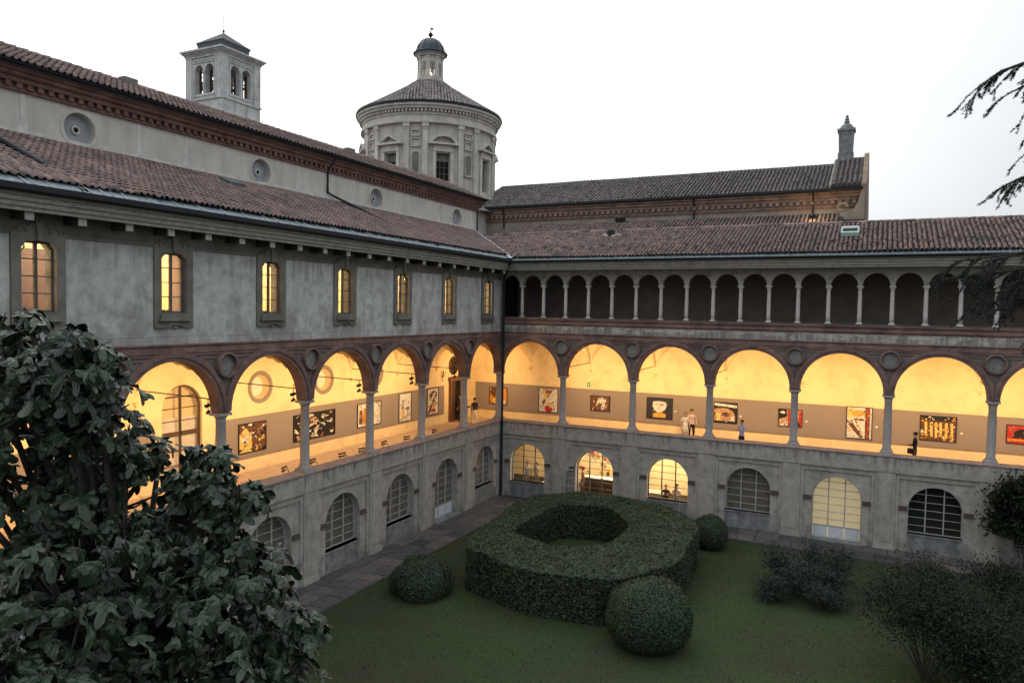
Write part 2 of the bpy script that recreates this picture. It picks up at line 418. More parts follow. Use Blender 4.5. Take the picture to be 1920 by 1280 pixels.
def arc(cx, cz, r, n, a0=PI, a1=0.0):
    return [(cx + r * math.cos(a0 + (a1 - a0) * i / n), cz + r * math.sin(a0 + (a1 - a0) * i / n)) for i in range(n + 1)]
def arch_prof(cx, r, zb, sp, n=20, rise=None):
    k = 1 if rise is None else rise / r
    a = [(x, sp + (z - sp) * k) for x, z in arc(cx, sp, r, n)]
    return [(cx - r, zb)] + a + [(cx + r, zb)]
def wall_open(mb, x0, x1, z0, z1, prof, yf, yb, sill=True):
    xl, xr = prof[0][0], prof[-1][0]; zb = prof[0][1]
    def q(a, b, c, d, y, flip):
        v = [(a, y, b), (c, y, b), (c, y, d), (a, y, d)]
        mb.poly(v if not flip else v[::-1])
    for y, fl in ((yf, False), (yb, True)):
        if xl > x0: q(x0, z0, xl, z1, y, fl)
        if x1 > xr: q(xr, z0, x1, z1, y, fl)
        if zb > z0: q(xl, z0, xr, zb, y, fl)
        for (xa, za), (xb, zc) in zip(prof, prof[1:]):
            if xb - xa > 1e-6:
                v = [(xa, y, za), (xb, y, zc), (xb, y, z1), (xa, y, z1)]
                mb.poly(v if not fl else v[::-1])
    pr = prof if not sill else prof + [prof[0]]
    for (xa, za), (xb, zc) in zip(pr, pr[1:]):
        mb.poly([(xa, yf, za), (xa, yb, za), (xb, yb, zc), (xb, yf, zc)])
def clip(poly, conv):
    """Sutherland-Hodgman, conv counter-clockwise"""
    outp = poly
    n = len(conv)
    for i in range(n):
        ax, ay = conv[i]; bx, by = conv[(i + 1) % n]
        inp = outp; outp = []
        if not inp: return []
        def side(p): return (bx - ax) * (p[1] - ay) - (by - ay) * (p[0] - ax)
        for j in range(len(inp)):
            p, q = inp[j - 1], inp[j]
            sp_, sq = side(p), side(q)
            if sq >= 0:
                if sp_ < 0:
                    t = sp_ / (sp_ - sq); outp.append((p[0] + (q[0] - p[0]) * t, p[1] + (q[1] - p[1]) * t))
                outp.append(q)
            elif sp_ >= 0:
                t = sp_ / (sp_ - sq); outp.append((p[0] + (q[0] - p[0]) * t, p[1] + (q[1] - p[1]) * t))
    return outp

# ------------------------------------------------------------------ ground
g = MB(); g.poly([(-600, -600, -.02), (700, -600, -.02), (700, 900, -.02), (-600, 900, -.02)])
structure(g.build('ground', EARTH))
g = MB()
nx, ny = 60, 60
for j in range(ny + 1):
    for i in range(nx + 1):
        x = 2.62 + (40 - 2.62) * i / nx; y = -42 + (42 - 2.55) * j / ny
        z = .03 + .05 * noise.noise(Vector((x * .35, y * .35, 0))) * min(1, (x - 2.62) / 1.5, (-2.55 - y) / 1.5)
        g.v.append((x, y, z))
for j in range(ny):
    for i in range(nx):
        a = j * (nx + 1) + i; g.face([a, a + 1, a + nx + 2, a + nx + 1])
structure(g.build('lawn', GRASS, smooth=True))
g = MB()
rg = random.Random(3)
for i in range(60000):
    x = rg.uniform(2.7, 27); y = rg.uniform(-23, -2.6)
    if rg.random() < .35 and noise.noise(Vector((x * .5, y * .5, 3))) < 0: continue
    h = rg.uniform(.012, .035); a = rg.uniform(0, 6.28); s_ = rg.uniform(.01, .03)
    z = .03 + .05 * noise.noise(Vector((x * .35, y * .35, 0))) * min(1, (x - 2.62) / 1.5, (-2.55 - y) / 1.5)
    dx, dy = math.cos(a) * s_, math.sin(a) * s_
    lx, ly = rg.uniform(-.04, .04), rg.uniform(-.04, .04)
    g.poly([(x - dx, y - dy, z), (x + dx, y + dy, z), (x + lx, y + ly, z + h)])
fl = MB(); rfl = random.Random(44)
for i in range(260):
    x = rfl.uniform(2.8, 26); y = rfl.uniform(-22, -2.7); a = rfl.uniform(0, 6.28); s_ = rfl.uniform(.03, .055)
    t_ = Vector((math.cos(a), math.sin(a), rfl.uniform(-.2, .4))) * s_; b_ = Vector((-math.sin(a), math.cos(a), rfl.uniform(-.2, .3))) * s_ * .6; p_ = Vector((x, y, .13))
    fl.poly([p_ - t_, p_ - b_, p_ + t_, p_ + b_])
o = fl.build('fallen_leaves', mat('dry_leaf', (.14, .11, .04), (.07, .05, .025), 3), recalc=False, kind='stuff'); o['label'] = 'scattered dry fallen leaves lying on the courtyard grass'; o['category'] = 'leaves'
o = g.build('grass_tufts', BLADE, recalc=False, kind='stuff'); o['label'] = 'short mown grass blades all over the courtyard lawn'; o['category'] = 'grass'

# paving strips along both wings
PATHZ = .06
g = MB(); g.box(.1, 2.5, -40, -.1, -.01, PATHZ - .03)
path = structure(g.build('path', JOINT))
slabs = []
y = -.45; k = 0
variants = []
for vi in range(4):
    q = MB(); w_, h_ = .0, .0
    a, b = [(.80, 1.05), (.80, .78), (.72, 1.25), (.80, .92)][vi]
    z0 = 0; t_ = .05
    q.add([(-a / 2, -b / 2, z0), (a / 2, -b / 2, z0), (a / 2, b / 2, z0), (-a / 2, b / 2, z0),
           (-a / 2 + .012, -b / 2 + .012, t_), (a / 2 - .012, -b / 2 + .012, t_), (a / 2 - .012, b / 2 - .012, t_), (-a / 2 + .012, b / 2 - .012, t_)],
          [[4, 5, 6, 7], [0, 1, 5, 4], [1, 2, 6, 5], [2, 3, 7, 6], [3, 0, 4, 7]])
    variants.append((q.mesh('paving_stone', PAVE), a, b))
rp = random.Random(5)
for c_ in range(3):
    y = -.5 - rp.uniform(0, .3)
    while y > -27:
        me, a, b = variants[rp.choice([0, 1, 3])]
        o = link('paving_stone', me, path, (.52 + c_ * .81, y - b / 2, .012 + rp.uniform(-.006, .008)))
        o.rotation_euler = (rp.uniform(-.008, .008), rp.uniform(-.008, .008), rp.uniform(-.006, .006))
        y -= b + .015
g = MB(); g.box(2.5, 40, -2.42, -.1, -.01, PATHZ + .02)
pth2 = structure(g.build('pavement', JOINT))
for c_ in range(2):
    x = 2.55
    while x < 31:
        me, a, b = variants[rp.choice([0, 1, 3])]
        o = link('paving_stone', me, pth2, (x + b / 2, -2.0 + c_ * 1.05 - .0, PATHZ + .0 + rp.uniform(-.004, .008)), rz=PI / 2 + rp.uniform(-.006, .006))
        o.scale = (1.26, 1, 1)
        x += b + .015
g = MB(); g.box(2.5, 2.62, -40, -2.42, -.01, .085)
g.box(2.5, 40, -2.56, -2.42, -.01, .13)
structure(g.build('kerb', KERBM))

# ------------------------------------------------------------------ window factories (cached meshes)
def outline_arch(r, zb, sp, n=14):
    return [(-r, zb), (r, zb)] + [(r * math.cos(a), sp + r * math.sin(a)) for a in [PI * i / n for i in range(n + 1)]]
WCACHE = {}
def lower_window_meshes(kind):
    """kind: window / door. outline centred on x=0, plane y=0"""
    if kind in WCACHE: return WCACHE[kind]
    r = 1.12; sp = 2.13
    zb = .97 if kind == 'window' else .12
    ol = outline_arch(r, zb, sp, 20)
    fr = MB(); t = .042
    inner = [(-r + t, zb + t), (r - t, zb + t)] + [((r - t) * math.cos(a), sp + (r - t) * math.sin(a)) for a in [PI * i / 20 for i in range(21)]]
    n = len(ol)
    for i in range(n):
        j = (i + 1) % n
        a, b, c, d = ol[i], ol[j], inner[j], inner[i]
        fr.poly([(a[0], -.03, a[1]), (b[0], -.03, b[1]), (c[0], -.03, c[1]), (d[0], -.03, d[1])])
        fr.poly([(d[0], -.03, d[1]), (c[0], -.03, c[1]), (c[0], .03, c[1]), (d[0], .03, d[1])])
    z_low = zb if kind == 'window' else .72
    xs = [-.375, .375]
    for x in xs:
        zt = sp + math.sqrt((r - t) ** 2 - x * x)
        fr.box(x - .026, x + .026, -.034, .03, z_low + .02, zt)
    zs = []
    z = z_low + .35
    while z < sp + r - .15:
        zs.append(z); z += .375
    for z in zs:
        hw = r - t if z <= sp else math.sqrt(max(.01, (r - t) ** 2 - (z - sp) ** 2))
        if hw > .15: fr.box(-hw, hw, -.018, .016, z - .012, z + .012)
    if kind == 'door':
        fr.box(-r + t, r - t, -.026, .02, .70, .76)
    panes = []
    zz = [z_low] + zs + [sp + r]
    xx = [-r] + xs + [r]
    for a, b in zip(zz, zz[1:]):
        for c, d in zip(xx, xx[1:]):
            p = clip([(c + .02, a + .008), (d - .02, a + .008), (d - .02, b - .008), (c + .02, b - .008)], inner)
            if len(p) >= 3:
                q = MB(); q.prism_xz(p, -.003, .003); panes.append(q.mesh('pane', GLASS))
    extra = []
    if kind == 'door':
        for c, d in zip([-r + t] + xs, xs + [r - t]):
            q = MB(); q.box(c + .03, d - .03, -.015, .015, zb + t, .70); q.box(c + .1, d - .1, -.024, .0, zb + t + .06, .64)
            extra.append(q.mesh('door_panel', WHITEB))
    bl = MB(); bl.prism_xz(outline_arch(r + .02, zb, sp, 16), .16, .2)
    WCACHE[kind] = (fr.mesh('frame', WHITEP), panes, extra, bl)
    return WCACHE[kind]
BLM = {}
def lower_window(parent, x, kind, back, label=None, dark_frame=False):
    fr, panes, extra, bl = lower_window_meshes(kind)
    w_ = link('window' if kind == 'window' else 'glazed_door', fr, parent, (x, .08, 0))
    if label: w_['label'] = label
    if back is None:
        w_.material_slots[0].link = 'OBJECT'; w_.material_slots[0].material = WOODG_SILH  # white frames darkened here: their silhouette against the lit room is painted
    for p in panes: link('pane', p, w_)
    for e in extra: link('door_panel', e, w_)
    if back is not None:
        key = (kind, back.name)
        if key not in BLM:
            BLM[key] = bl.mesh('blind', back)
        link('blind', BLM[key], w_)
    return w_

UW = []
def upper_window(parent, x):
    if not UW:
        ol = [(-.46, 10.9), (.46, 10.9), (.46, 12.6), (.3, 12.78), (-.3, 12.78), (-.46, 12.6)]
        f = MB(); t = .045
        inn = [(-.41, 10.95), (.41, 10.95), (.41, 12.58), (.28, 12.735), (-.28, 12.735), (-.41, 12.58)]
        for i in range(6):
            j = (i + 1) % 6; a, b, c, d = ol[i], ol[j], inn[j], inn[i]
            f.poly([(a[0], -.03, a[1]), (b[0], -.03, b[1]), (c[0], -.03, c[1]), (d[0], -.03, d[1])])
            f.poly([(d[0], -.03, d[1]), (c[0], -.03, c[1]), (c[0], .03, c[1]), (d[0], .03, d[1])])
        f.box(-.045, .045, -.04, .03, 10.93, 12.75)
        for z in (11.4, 11.86, 12.32): f.box(-.41, .41, -.02, .02, z - .015, z + .015)
        UW.append(f.mesh('frame', WOODG_SILH))
        UW.append([])
        zz = [10.95, 11.4, 11.86, 12.32, 12.74]
        for a, b in zip(zz, zz[1:]):
            for c, d in ((-.41, -.045), (.045, .41)):
                p = clip([(c, a + .012), (d, a + .012), (d, b - .012), (c, b - .012)], inn)
                q = MB(); q.prism_xz(p, -.003, .003); UW[1].append(q.mesh('pane', GLASS))
    w_ = link('window', UW[0], parent, (x, -.10, 0))
    for p in UW[1]: link('pane', p, w_)
    return w_

# shared column meshes
def column_meshes():
    sh = MB(); n = 9
    prof = [(.185 - .0 * i, z) for i, z in ((0, 4.80),)]
    prof = [(.20, 4.83), (.20, 4.87), (.188, 4.9), (.19, 5.5), (.182, 6.3), (.165, 7.08), (.18, 7.1), (.18, 7.13), (.163, 7.16)]
    sh.lathe(prof, seg=18)
    ba = MB(); ba.box(-.28, .28, -.28, .28, 4.59, 4.68); ba.lathe([(.27, 4.68), (.285, 4.71), (.27, 4.75), (.225, 4.77), (.235, 4.81), (.205, 4.83)], seg=18)
    ca = MB(); ca.lathe([(.165, 7.16), (.175, 7.2), (.205, 7.27), (.255, 7.33)], seg=18); ca.box(-.27, .27, -.27, .27, 7.33, 7.43)
    return sh.mesh('shaft', GRANITE, True), ba.mesh('base', GRANITE), ca.mesh('capital', GRANITE)
CSH, CBA, CCA = column_meshes()
def colonnette_meshes():
    sh = MB(); sh.lathe([(.098, 10.87), (.1, 11.2), (.095, 12.0), (.083, 12.42)], seg=12)
    ba = MB(); ba.box(-.15, .15, -.15, .15, 10.73, 10.79); ba.lathe([(.14, 10.79), (.145, 10.82), (.11, 10.85), (.1, 10.87)], seg=12)
    ca = MB(); ca.lathe([(.083, 12.42), (.1, 12.45), (.13, 12.55)], seg=12); ca.box(-.15, .15, -.15, .15, 12.55, 12.62)
    return sh.mesh('shaft', MARBLE, True), ba.mesh('base', MARBLE), ca.mesh('capital', MARBLE)
NSH, NBA, NCA = colonnette_meshes()

W = 4.2
EAVE_Y, EAVE_Z, SLOPE = -1.15, 13.98, .447
def tile_template(L=.44, r0=.080, r1=.062, n=5, lip=True):
    vs = []; fs = []
    for j, (yy, rr) in enumerate(((0, r0), (L, r1))):
        for k in range(n + 1):
            a = PI * k / n
            vs.append((rr * math.cos(a), yy, rr * 1.05 * math.sin(a)))
    for k in range(n): fs.append([k, k + 1, n + 2 + k, n + 1 + k])
    if lip:
        o = len(vs)
        for k in range(n + 1):
            a = PI * k / n
            vs.append(((r0 - .02) * math.cos(a), 0.0, (r0 - .02) * 1.05 * math.sin(a)))
        for k in range(n): fs.append([k + 1, k, o + k, o + k + 1])
    return vs, fs
TV, TF = tile_template()
def make_roof(parent, name, x0f, x1f, ye, ze, yt, slope, mat_stuff, pitch=.215, row=.345, n_obj=0, obj_mat=None, seed=1, cam_local=None, pan=True, skip=None, thick=.14):
    """x0f(y), x1f(y): limits along the roof for a given depth y. Local frame, rising with +y"""
    rr = random.Random(seed)
    cs = 1 / math.sqrt(1 + slope * slope); sn = slope * cs
    g = MB()
    g.poly([(x0f(ye), ye, ze), (x1f(ye), ye, ze), (x1f(yt), yt, ze + slope * (yt - ye)), (x0f(yt), yt, ze + slope * (yt - ye))])
    g.poly([(x0f(ye), ye, ze - thick), (x0f(yt), yt, ze + slope * (yt - ye) - thick), (x1f(yt), yt, ze + slope * (yt - ye) - thick), (x1f(ye), ye, ze - thick)])
    g.poly([(x0f(ye), ye, ze - thick), (x1f(ye), ye, ze - thick), (x1f(ye), ye, ze), (x0f(ye), ye, ze)])
    roof = g.build(name, DECK, parent, recalc=False)
    length = (yt - ye) / cs
    nrow = int(length / row)
    tiles = []
    xmin = min(x0f(ye), x0f(yt)); xmax = max(x1f(ye), x1f(yt))
    ncol = int((xmax - xmin) / pitch)
    rot = Matrix(((1, 0, 0), (0, cs, -sn), (0, sn, cs)))
    for c in range(ncol):
        x = xmin + (c + .5) * pitch
        wob = rr.uniform(-.012, .012)
        for r_ in range(nrow):
            d = r_ * row - .03
            yy = ye + (d + .2) * cs
            if not (x0f(yy) + .12 < x < x1f(yy) - .12): continue
            if skip and skip(x, yy): continue
            if rr.random() < .012: d += rr.uniform(-.10, .06)
            sag = .035 * noise.noise(Vector((x * .35, yy * .5, seed + 5)))
            tiles.append((x + wob + rr.uniform(-.012, .012), ye + d * cs, ze + d * sn + sag, rr.gauss(0, .03), rr.random() * .75 + .25 * noise.noise(Vector((x * .4, yy * .6, seed))) + .12))
    near = set()
    if n_obj:
        cl = cam_local
        ds = sorted(range(len(tiles)), key=lambda i: (tiles[i][0] - cl[0]) ** 2 + (tiles[i][1] - cl[1]) ** 2 + (tiles[i][2] - cl[2]) ** 2)
        near = set(ds[:n_obj])
        q = MB(); q.add(TV, TF); tm = q.mesh('roof_tile', obj_mat, True, recalc=False)
    g = MB()
    tv = [Vector(v) for v in TV]
    lift = Vector((0, -sn, cs))
    for i, (x, y, z, a, t) in enumerate(tiles):
        if i in near:
            o = link('roof_tile', tm, roof)
            o.matrix_local = Matrix.Translation(Vector((x, y, z)) + lift * .045) @ (rot @ Matrix.Rotation(a, 3, 'Z') @ Matrix.Rotation(R(2.2) , 3, 'X')).to_4x4()
            continue
        mm = rot @ Matrix.Rotation(a, 3, 'Z')
        o_ = Vector((x, y, z)) + lift * .045
        g.cur = max(0, min(1, t))
        vv = []
        for v in tv:
            p = mm @ v; vv.append(o_ + p + lift * (.035 * (1 - v.y / .44)))
        g.add(vv, TF)
    g.build('cover_tiles', mat_stuff, roof, smooth=True, recalc=False, kind='stuff')
    if pan:
        g = MB()
        for c in range(ncol + 1):
            x = xmin + c * pitch
            for r_ in range(nrow):
                d = r_ * row - .06; yy = ye + (d + .2) * cs
                if not (x0f(yy) + .05 < x < x1f(yy) - .05): continue
                g.cur = rr.random() * .6
                pts = []
                for dd, hh in ((d, .035), (d + row + .02, .01)):
                    for ox, oz in ((-.085, .055), (-.045, .012), (.045, .012), (.085, .055)):
                        pts.append(Vector((x + ox, ye + dd * cs, ze + dd * sn)) + lift * (oz + hh))
                g.add(pts, [[0, 1, 5, 4], [1, 2, 6, 5], [2, 3, 7, 6]])
        g.build('pan_tiles', PANT, roof, smooth=True, recalc=False, kind='stuff')
    return roof

def profile_run(mb, prof, x0, x1, c0=0, c1=0):
    """extrude a (y,z) profile along x; c0/c1 = miter: x end += c*y"""
    n = len(prof)
    vs = [(x0 + c0 * y, y, z) for y, z in prof] + [(x1 + c1 * y, y, z) for y, z in prof]
    fs = [[i, (i + 1) % n, (i + 1) % n + n, i + n] for i in range(n)] + [list(range(n)), list(range(2 * n - 1, n - 1, -1))]
    mb.add(vs, fs)

# ------------------------------------------------------------------ cloister wings
def cloister(name, label, rz, s, nb, upper, tinfo):
    """local frame: facade along x (towards s), courtyard at -y. Bay i spans x = s*(i*W) .. s*((i+1)*W)"""
    root = thing(name, label, 'cloister', (0, 0, 0), rz)
    def X(a, b): return (min(s * a, s * b), max(s * a, s * b))
    L = nb * W
    # --- lower wall
    low = MB(); kinds = tinfo['lower']
    for i in range(nb):
        x0, x1 = X(i * W, (i + 1) * W); cx = (x0 + x1) / 2
        zb = .97 if kinds[i][0] == 'window' else .1
        st = .25 if i == 0 else 0
        xa = x0 + (st if s > 0 else 0); xb = x1 - (st if s < 0 else 0)
        wall_open(low, xa, xb, -.02, 4.5, arch_prof(cx, 1.12, zb, 2.13), -.25, .25)
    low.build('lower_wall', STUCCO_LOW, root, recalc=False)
    # raised border round each recessed field
    bd = MB(); imp = MB(); base = MB()
    for i in range(nb):
        x0, x1 = X(i * W, (i + 1) * W)
        for xa, xb in ((x0 + .42, x0 + .58), (x1 - .58, x1 - .42)):
            bd.box(xa, xb, -.325, -.249, .0, 3.72)
        bd.box(x0 + .58, x1 - .58, -.325, -.249, 3.54, 3.72)
        cx = (x0 + x1) / 2
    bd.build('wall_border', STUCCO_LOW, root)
    bm2 = MB(); bm2.box(-.21, .21, -.335, -.248, 2.05, 2.11); bm2.box(-.19, .19, -.31, -.248, 2.11, 2.24)
    im = bm2.mesh('impost', mat('dark_impost_brick', (.11, .075, .065), (.06, .05, .045), 8))
    for i in range(nb):
        x0, x1 = X(i * W, (i + 1) * W); cx = (x0 + x1) / 2
        link('impost', im, root, (cx - 1.33, 0, 0)); link('impost', im, root, (cx + 1.33, 0, 0))
        if kinds[i][0] == 'window':
            q = MB(); q.box(cx - 1.16, cx + 1.16, -.30, .1, .9, .97); q.build('window_sill', STONE_BASE, root)
            q = MB(); q.box(cx - 1.12, cx + 1.12, -.262, -.24, .0, .9); q.build('base_panel', STONE_BASE, root)
        else:
            q = MB(); q.box(cx - 1.25, cx + 1.25, -.5, .1, .0, .1 + .012); q.build('door_step', STONE_BASE, root)
        lower_window(root, cx, kinds[i][0], kinds[i][1], kinds[i][2] if len(kinds[i]) > 2 else None)
    pm = MB(); pm.box(-.42, .42, -.39, -.2, 0, 4.5); pm.box(-.46, .46, -.41, -.2, 0, .3); pm.box(-.30, .30, -.415, -.39, .5, 3.68)
    pm.box(-.42, .42, -.425, -.405, 3.80, 4.5)
    pil = pm.mesh('pilaster', STUCCO_PIL)
    for i in range(1, nb + 1): link('pilaster', pil, root, (s * i * W, 0, 0))
    q = MB(); a, b = X(.25, .62); q.box(a, b, -.37, -.2, 0, 4.5); q.build('pilaster', STUCCO_PIL, root)
    sc = MB(); a, b = X(.25, L)
    if s > 0: profile_run(sc, [(-.25, 3.70), (-.36, 3.70), (-.36, 3.735), (-.25, 3.735)], 0, L, -1, 0)
    else: profile_run(sc, [(-.25, 3.70), (-.36, 3.70), (-.36, 3.735), (-.25, 3.735)], -L, 0, 0, 1)
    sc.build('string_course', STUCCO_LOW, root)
    # parapet face + coping
    pa = MB()
    if s > 0: profile_run(pa, [(-.25, 3.78), (-.405, 3.78), (-.405, 4.5), (-.25, 4.5)], 0, L, -1, 0)
    else: profile_run(pa, [(-.25, 3.78), (-.405, 3.78), (-.405, 4.5), (-.25, 4.5)], -L, 0, 0, 1)
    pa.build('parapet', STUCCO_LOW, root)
    co = MB()
    if s > 0: profile_run(co, [(.3, 4.5), (-.44, 4.5), (-.46, 4.55), (-.44, 4.59), (.3, 4.59)], 0, L, -1, 0)
    else: profile_run(co, [(.3, 4.5), (-.44, 4.5), (-.46, 4.55), (-.44, 4.59), (.3, 4.59)], -L, 0, 0, 1)
    co.build('coping', COPING, root)
    # --- columns
    for i in range(0 if s > 0 else 1, nb + 1):
        c = link('column', CSH, root, (s * i * W, 0, 0))
        link('base', CBA, c); link('capital', CCA, c)
    # --- arcade wall
    if s > 0:
        q = MB(); q.box(-.248, .248, -.248, .248, 7.43, 9.86); q.build('corner_pier', BRICK, root)
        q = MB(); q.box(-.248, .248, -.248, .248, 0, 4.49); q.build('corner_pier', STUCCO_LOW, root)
    ar = MB(); ring = MB(); ring2 = MB(); soff = MB()
    for i in range(nb):
        x0, x1 = X(i * W, (i + 1) * W); cx = (x0 + x1) / 2
        xa = x0 + (.25 if (i == 0 and s > 0) else 0); xb = x1 - (.25 if (i == 0 and s < 0) else 0)
        wall_open(ar, xa, xb, 7.43, 9.86, arch_prof(cx, 1.9, 7.43, 7.47, 32, 1.9), -.22, .22, sill=False)
        for (ra, rb, yy, mb_) in ((1.86, 2.0, -.27, ring), (2.0, 2.17, -.315, ring2)):
            for (xm, zm), (xn, zn), (xo, zo), (xp, zp) in zip(arc(cx, 7.47, ra, 40), arc(cx, 7.47, ra, 40)[1:], arc(cx, 7.47, rb, 40)[1:], arc(cx, 7.47, rb, 40)):
                lo, hi = cx - 2.095, cx + 2.095
                if i == 0 and s > 0: lo = max(lo, .02)
                if i == 0 and s < 0: hi = min(hi, -.02)
                c_ = lambda v: min(max(v, lo), hi)
                A_, B_, C_, D_ = (c_(xm), zm), (c_(xn), zn), (c_(xo), zo), (c_(xp), zp)
                mb_.poly([(A_[0], yy, A_[1]), (D_[0], yy, D_[1]), (C_[0], yy, C_[1]), (B_[0], yy, B_[1])])
                mb_.poly([(A_[0], yy, A_[1]), (B_[0], yy, B_[1]), (B_[0], .235, B_[1]), (A_[0], .235, A_[1])])
                mb_.poly([(D_[0], yy, D_[1]), (D_[0], -.21, D_[1]), (C_[0], -.21, C_[1]), (C_[0], yy, C_[1])])
    ar.build('arcade_wall', SPAN, root, recalc=False)
    ring.build('inner_arch_moulding', BRICK, root, recalc=False)
    ring2.build('outer_arch_moulding', BRICK, root, recalc=False)
    # roundels
    rd = MB(); rd.lathe([(.37, 0), (.37, .19), (.40, .205), (.45, .18), (.46, 0.001)], seg=28)
    rd2 = MB(); rd2.lathe([(.0, .02), (.2, .035), (.36, .02), (.36, 0)], seg=28)
    def rotl(mb): mb.v = [(x, -z, y) for x, y, z in mb.v]; return mb
    rm = rotl(rd).mesh('roundel', BRICK); rm2 = rotl(rd2).mesh('disc', ROUND)
    for i in range(1, nb + 1):
        o = link('roundel', rm, root, (s * i * W, -.215, 9.10)); link('disc', rm2, o)
        q = MB()
    # brick band and mouldings
    def run(nm, prof, m_):
        q = MB()
        if s > 0: profile_run(q, prof, 0, L, -1, 0)
        else: profile_run(q, prof, -L, 0, 0, 1)
        return q.build(nm, m_, root)
    run('brick_band', [(-.2, 9.50), (-.27, 9.50), (-.27, 9.56), (-.30, 9.60), (-.30, 9.80), (-.35, 9.84), (-.35, 9.89), (-.2, 9.89)], BRICK)
    for i in range(nb + 1):     # lower moulding is broken by the arches
        for sg in (-1, 1):
            xa, xb = s * i * W + sg * .42, s * i * W + sg * 1.25
            a, b = min(xa, xb), max(xa, xb)
            if (i == 0 and sg * s < 0) or i == nb: continue
            q = MB(); q.box(a, b, -.26, -.2, 9.36, 9.42); q.build('short_moulding', BRICK, root)
    # --- gallery inside
    D = 4.5
    xin = -s * D      # rear corner beyond x=0
    fl = MB(); a, b = (min(xin, s * L), max(xin, s * L))
    if s > 0: fl.box(xin, L, .25, D, 3.6, 3.8)
    else: fl.box(-L, .25, .25, D, 3.6, 3.8)
    fl.build('gallery_floor', FLOORM, root)
    gf = MB(); gf.box(*X(.25, L), .25, .30, 3.8, 4.5); gf.build('parapet_back', CREAM, root)
    rw = MB()
    holes = sorted(tinfo['holes'])
    def rect(x0, x1, z0, z1):
        if x1 > x0: rw.box(x0, x1, D, D + .35, z0, z1)
    cur = a
    for h in holes:
        if h[0] == 'z': continue
    hs = sorted(tinfo['holes'], key=lambda h: h[1])
    for h in hs:
        if h[0] == 'oculus':
            hx, hz, hr, sq = h[1], h[2], h[3], .75
            rect(cur, hx - sq, 3.8, 9.6); rect(hx - sq, hx + sq, 3.8, hz - sq); rect(hx - sq, hx + sq, hz + sq, 9.6)
            N = 32
            for k in range(N):
                t0, t1 = 2 * PI * k / N, 2 * PI * (k + 1) / N
                def sqp(t):
                    c_, s_ = math.cos(t), math.sin(t); m_ = max(abs(c_), abs(s_)); return (hx + sq * c_ / m_, hz + sq * s_ / m_)
                pa_, pb_ = sqp(t0), sqp(t1)
                ca, cb = (hx + hr * math.cos(t0), hz + hr * math.sin(t0)), (hx + hr * math.cos(t1), hz + hr * math.sin(t1))
                rw.poly([(ca[0], D, ca[1]), (pa_[0], D, pa_[1]), (pb_[0], D, pb_[1]), (cb[0], D, cb[1])])
                k2 = .74
                da, db = (hx + hr * k2 * math.cos(t0), hz + hr * k2 * math.sin(t0)), (hx + hr * k2 * math.cos(t1), hz + hr * k2 * math.sin(t1))
                rw.poly([(ca[0], D, ca[1]), (cb[0], D, cb[1]), (db[0], D + .3, db[1]), (da[0], D + .3, da[1])])
            cur = hx + sq
        else:
            hx, hw, zb, sp = h[1:5]
            rect(cur, hx - hw - .2, 3.8, 9.6)
            if h[0] == 'arch': pr = arch_prof(hx, hw, zb, sp, 16)
            else: pr = [(hx - hw, zb), (hx - hw, sp), (hx + hw, sp), (hx + hw, zb)]
            wall_open(rw, hx - hw - .2, hx + hw + .2, 3.8, 9.6, pr, D, D + .35)
            cur = hx + hw + .2
    rect(cur, b, 3.8, 9.6)
    rw.build('gallery_rear_wall', CREAM, root, recalc=False)
    for h in hs:
        if h[0] == 'oculus':
            q = MB(); q.lathe([(.55, 0), (.57, .04), (.72, .045), (.74, 0)], seg=28); q.v = [(x, -z, y) for x, y, z in q.v]
            o = q.build('oculus', PANELM, root, loc=(h[1], D, h[2]))
            q = MB(); q.lathe([(0, 0), (.55, 0), (.55, .03), (0, .03)], seg=24); q.v = [(x, -z + .33, y) for x, y, z in q.v]
            q.build('disc', h[4], o)
    # end wall of gallery
    # groin vaults
    va = MB(); NN = 22
    cells = [(s * i * W, s * (i + 1) * W) for i in range(nb)]
    if s > 0: cells.append((-D, 0))
    for (p, q_) in cells:
        x0, x1 = min(p, q_), max(p, q_); hx = (x1 - x0) / 2; y0, y1 = (.0, D); hy = (y1 - y0) / 2
        o_ = len(va.v)
        for j in range(NN + 1):
            for k in range(NN + 1):
                # cosine spaced so that the creases are well resolved
                x = (x0 + x1) / 2 - hx * math.cos(PI * k / NN); yv = (y0 + y1) / 2 - hy * math.cos(PI * j / NN)
                h1 = math.sqrt(max(0, 1 - ((x - (x0 + x1) / 2) / hx) ** 2)); h2 = math.sqrt(max(0, 1 - ((yv - (y0 + y1) / 2) / hy) ** 2))
                va.v.append((x, yv if q_ == 0 else max(yv, .21), 7.40 + 2.02 * max(h1, h2)))
        for j in range(NN):
            for k in range(NN):
                a_ = o_ + j * (NN + 1) + k; va.face([a_, a_ + NN + 1, a_ + NN + 2, a_ + 1])
    va.build('vault', CREAM, root, recalc=False, smooth=True)
    cb = MB(); cb.lathe([(.02, .04), (.06, .12), (.1, .2), (.11, .26)], seg=10)
    cbm = cb.mesh('corbel', CREAM)
    for i in range(nb + 1): link('corbel', cbm, root, (s * i * W, D - .08, 7.2))
    # panel
    for (pa0, pa1) in tinfo['panels']:
        q = MB(); q.box(pa0, pa1, D - .07, D - .002, 4.47, 6.24); q.box(pa0 - .01, pa1 + .01, D - .1, D - .001, 4.43, 4.47)
        q.build('display_panel', PANELM, root)
    # --- tie rods, one from each column
    tr = MB(); tr.tube([(0, .1, 7.86), (0, D, 7.92)], .022, 6); trm = tr.mesh('tie_rod', BLACK)
    for i in range(1, nb): link('tie_rod', trm, root, (s * i * W, 0, 0))
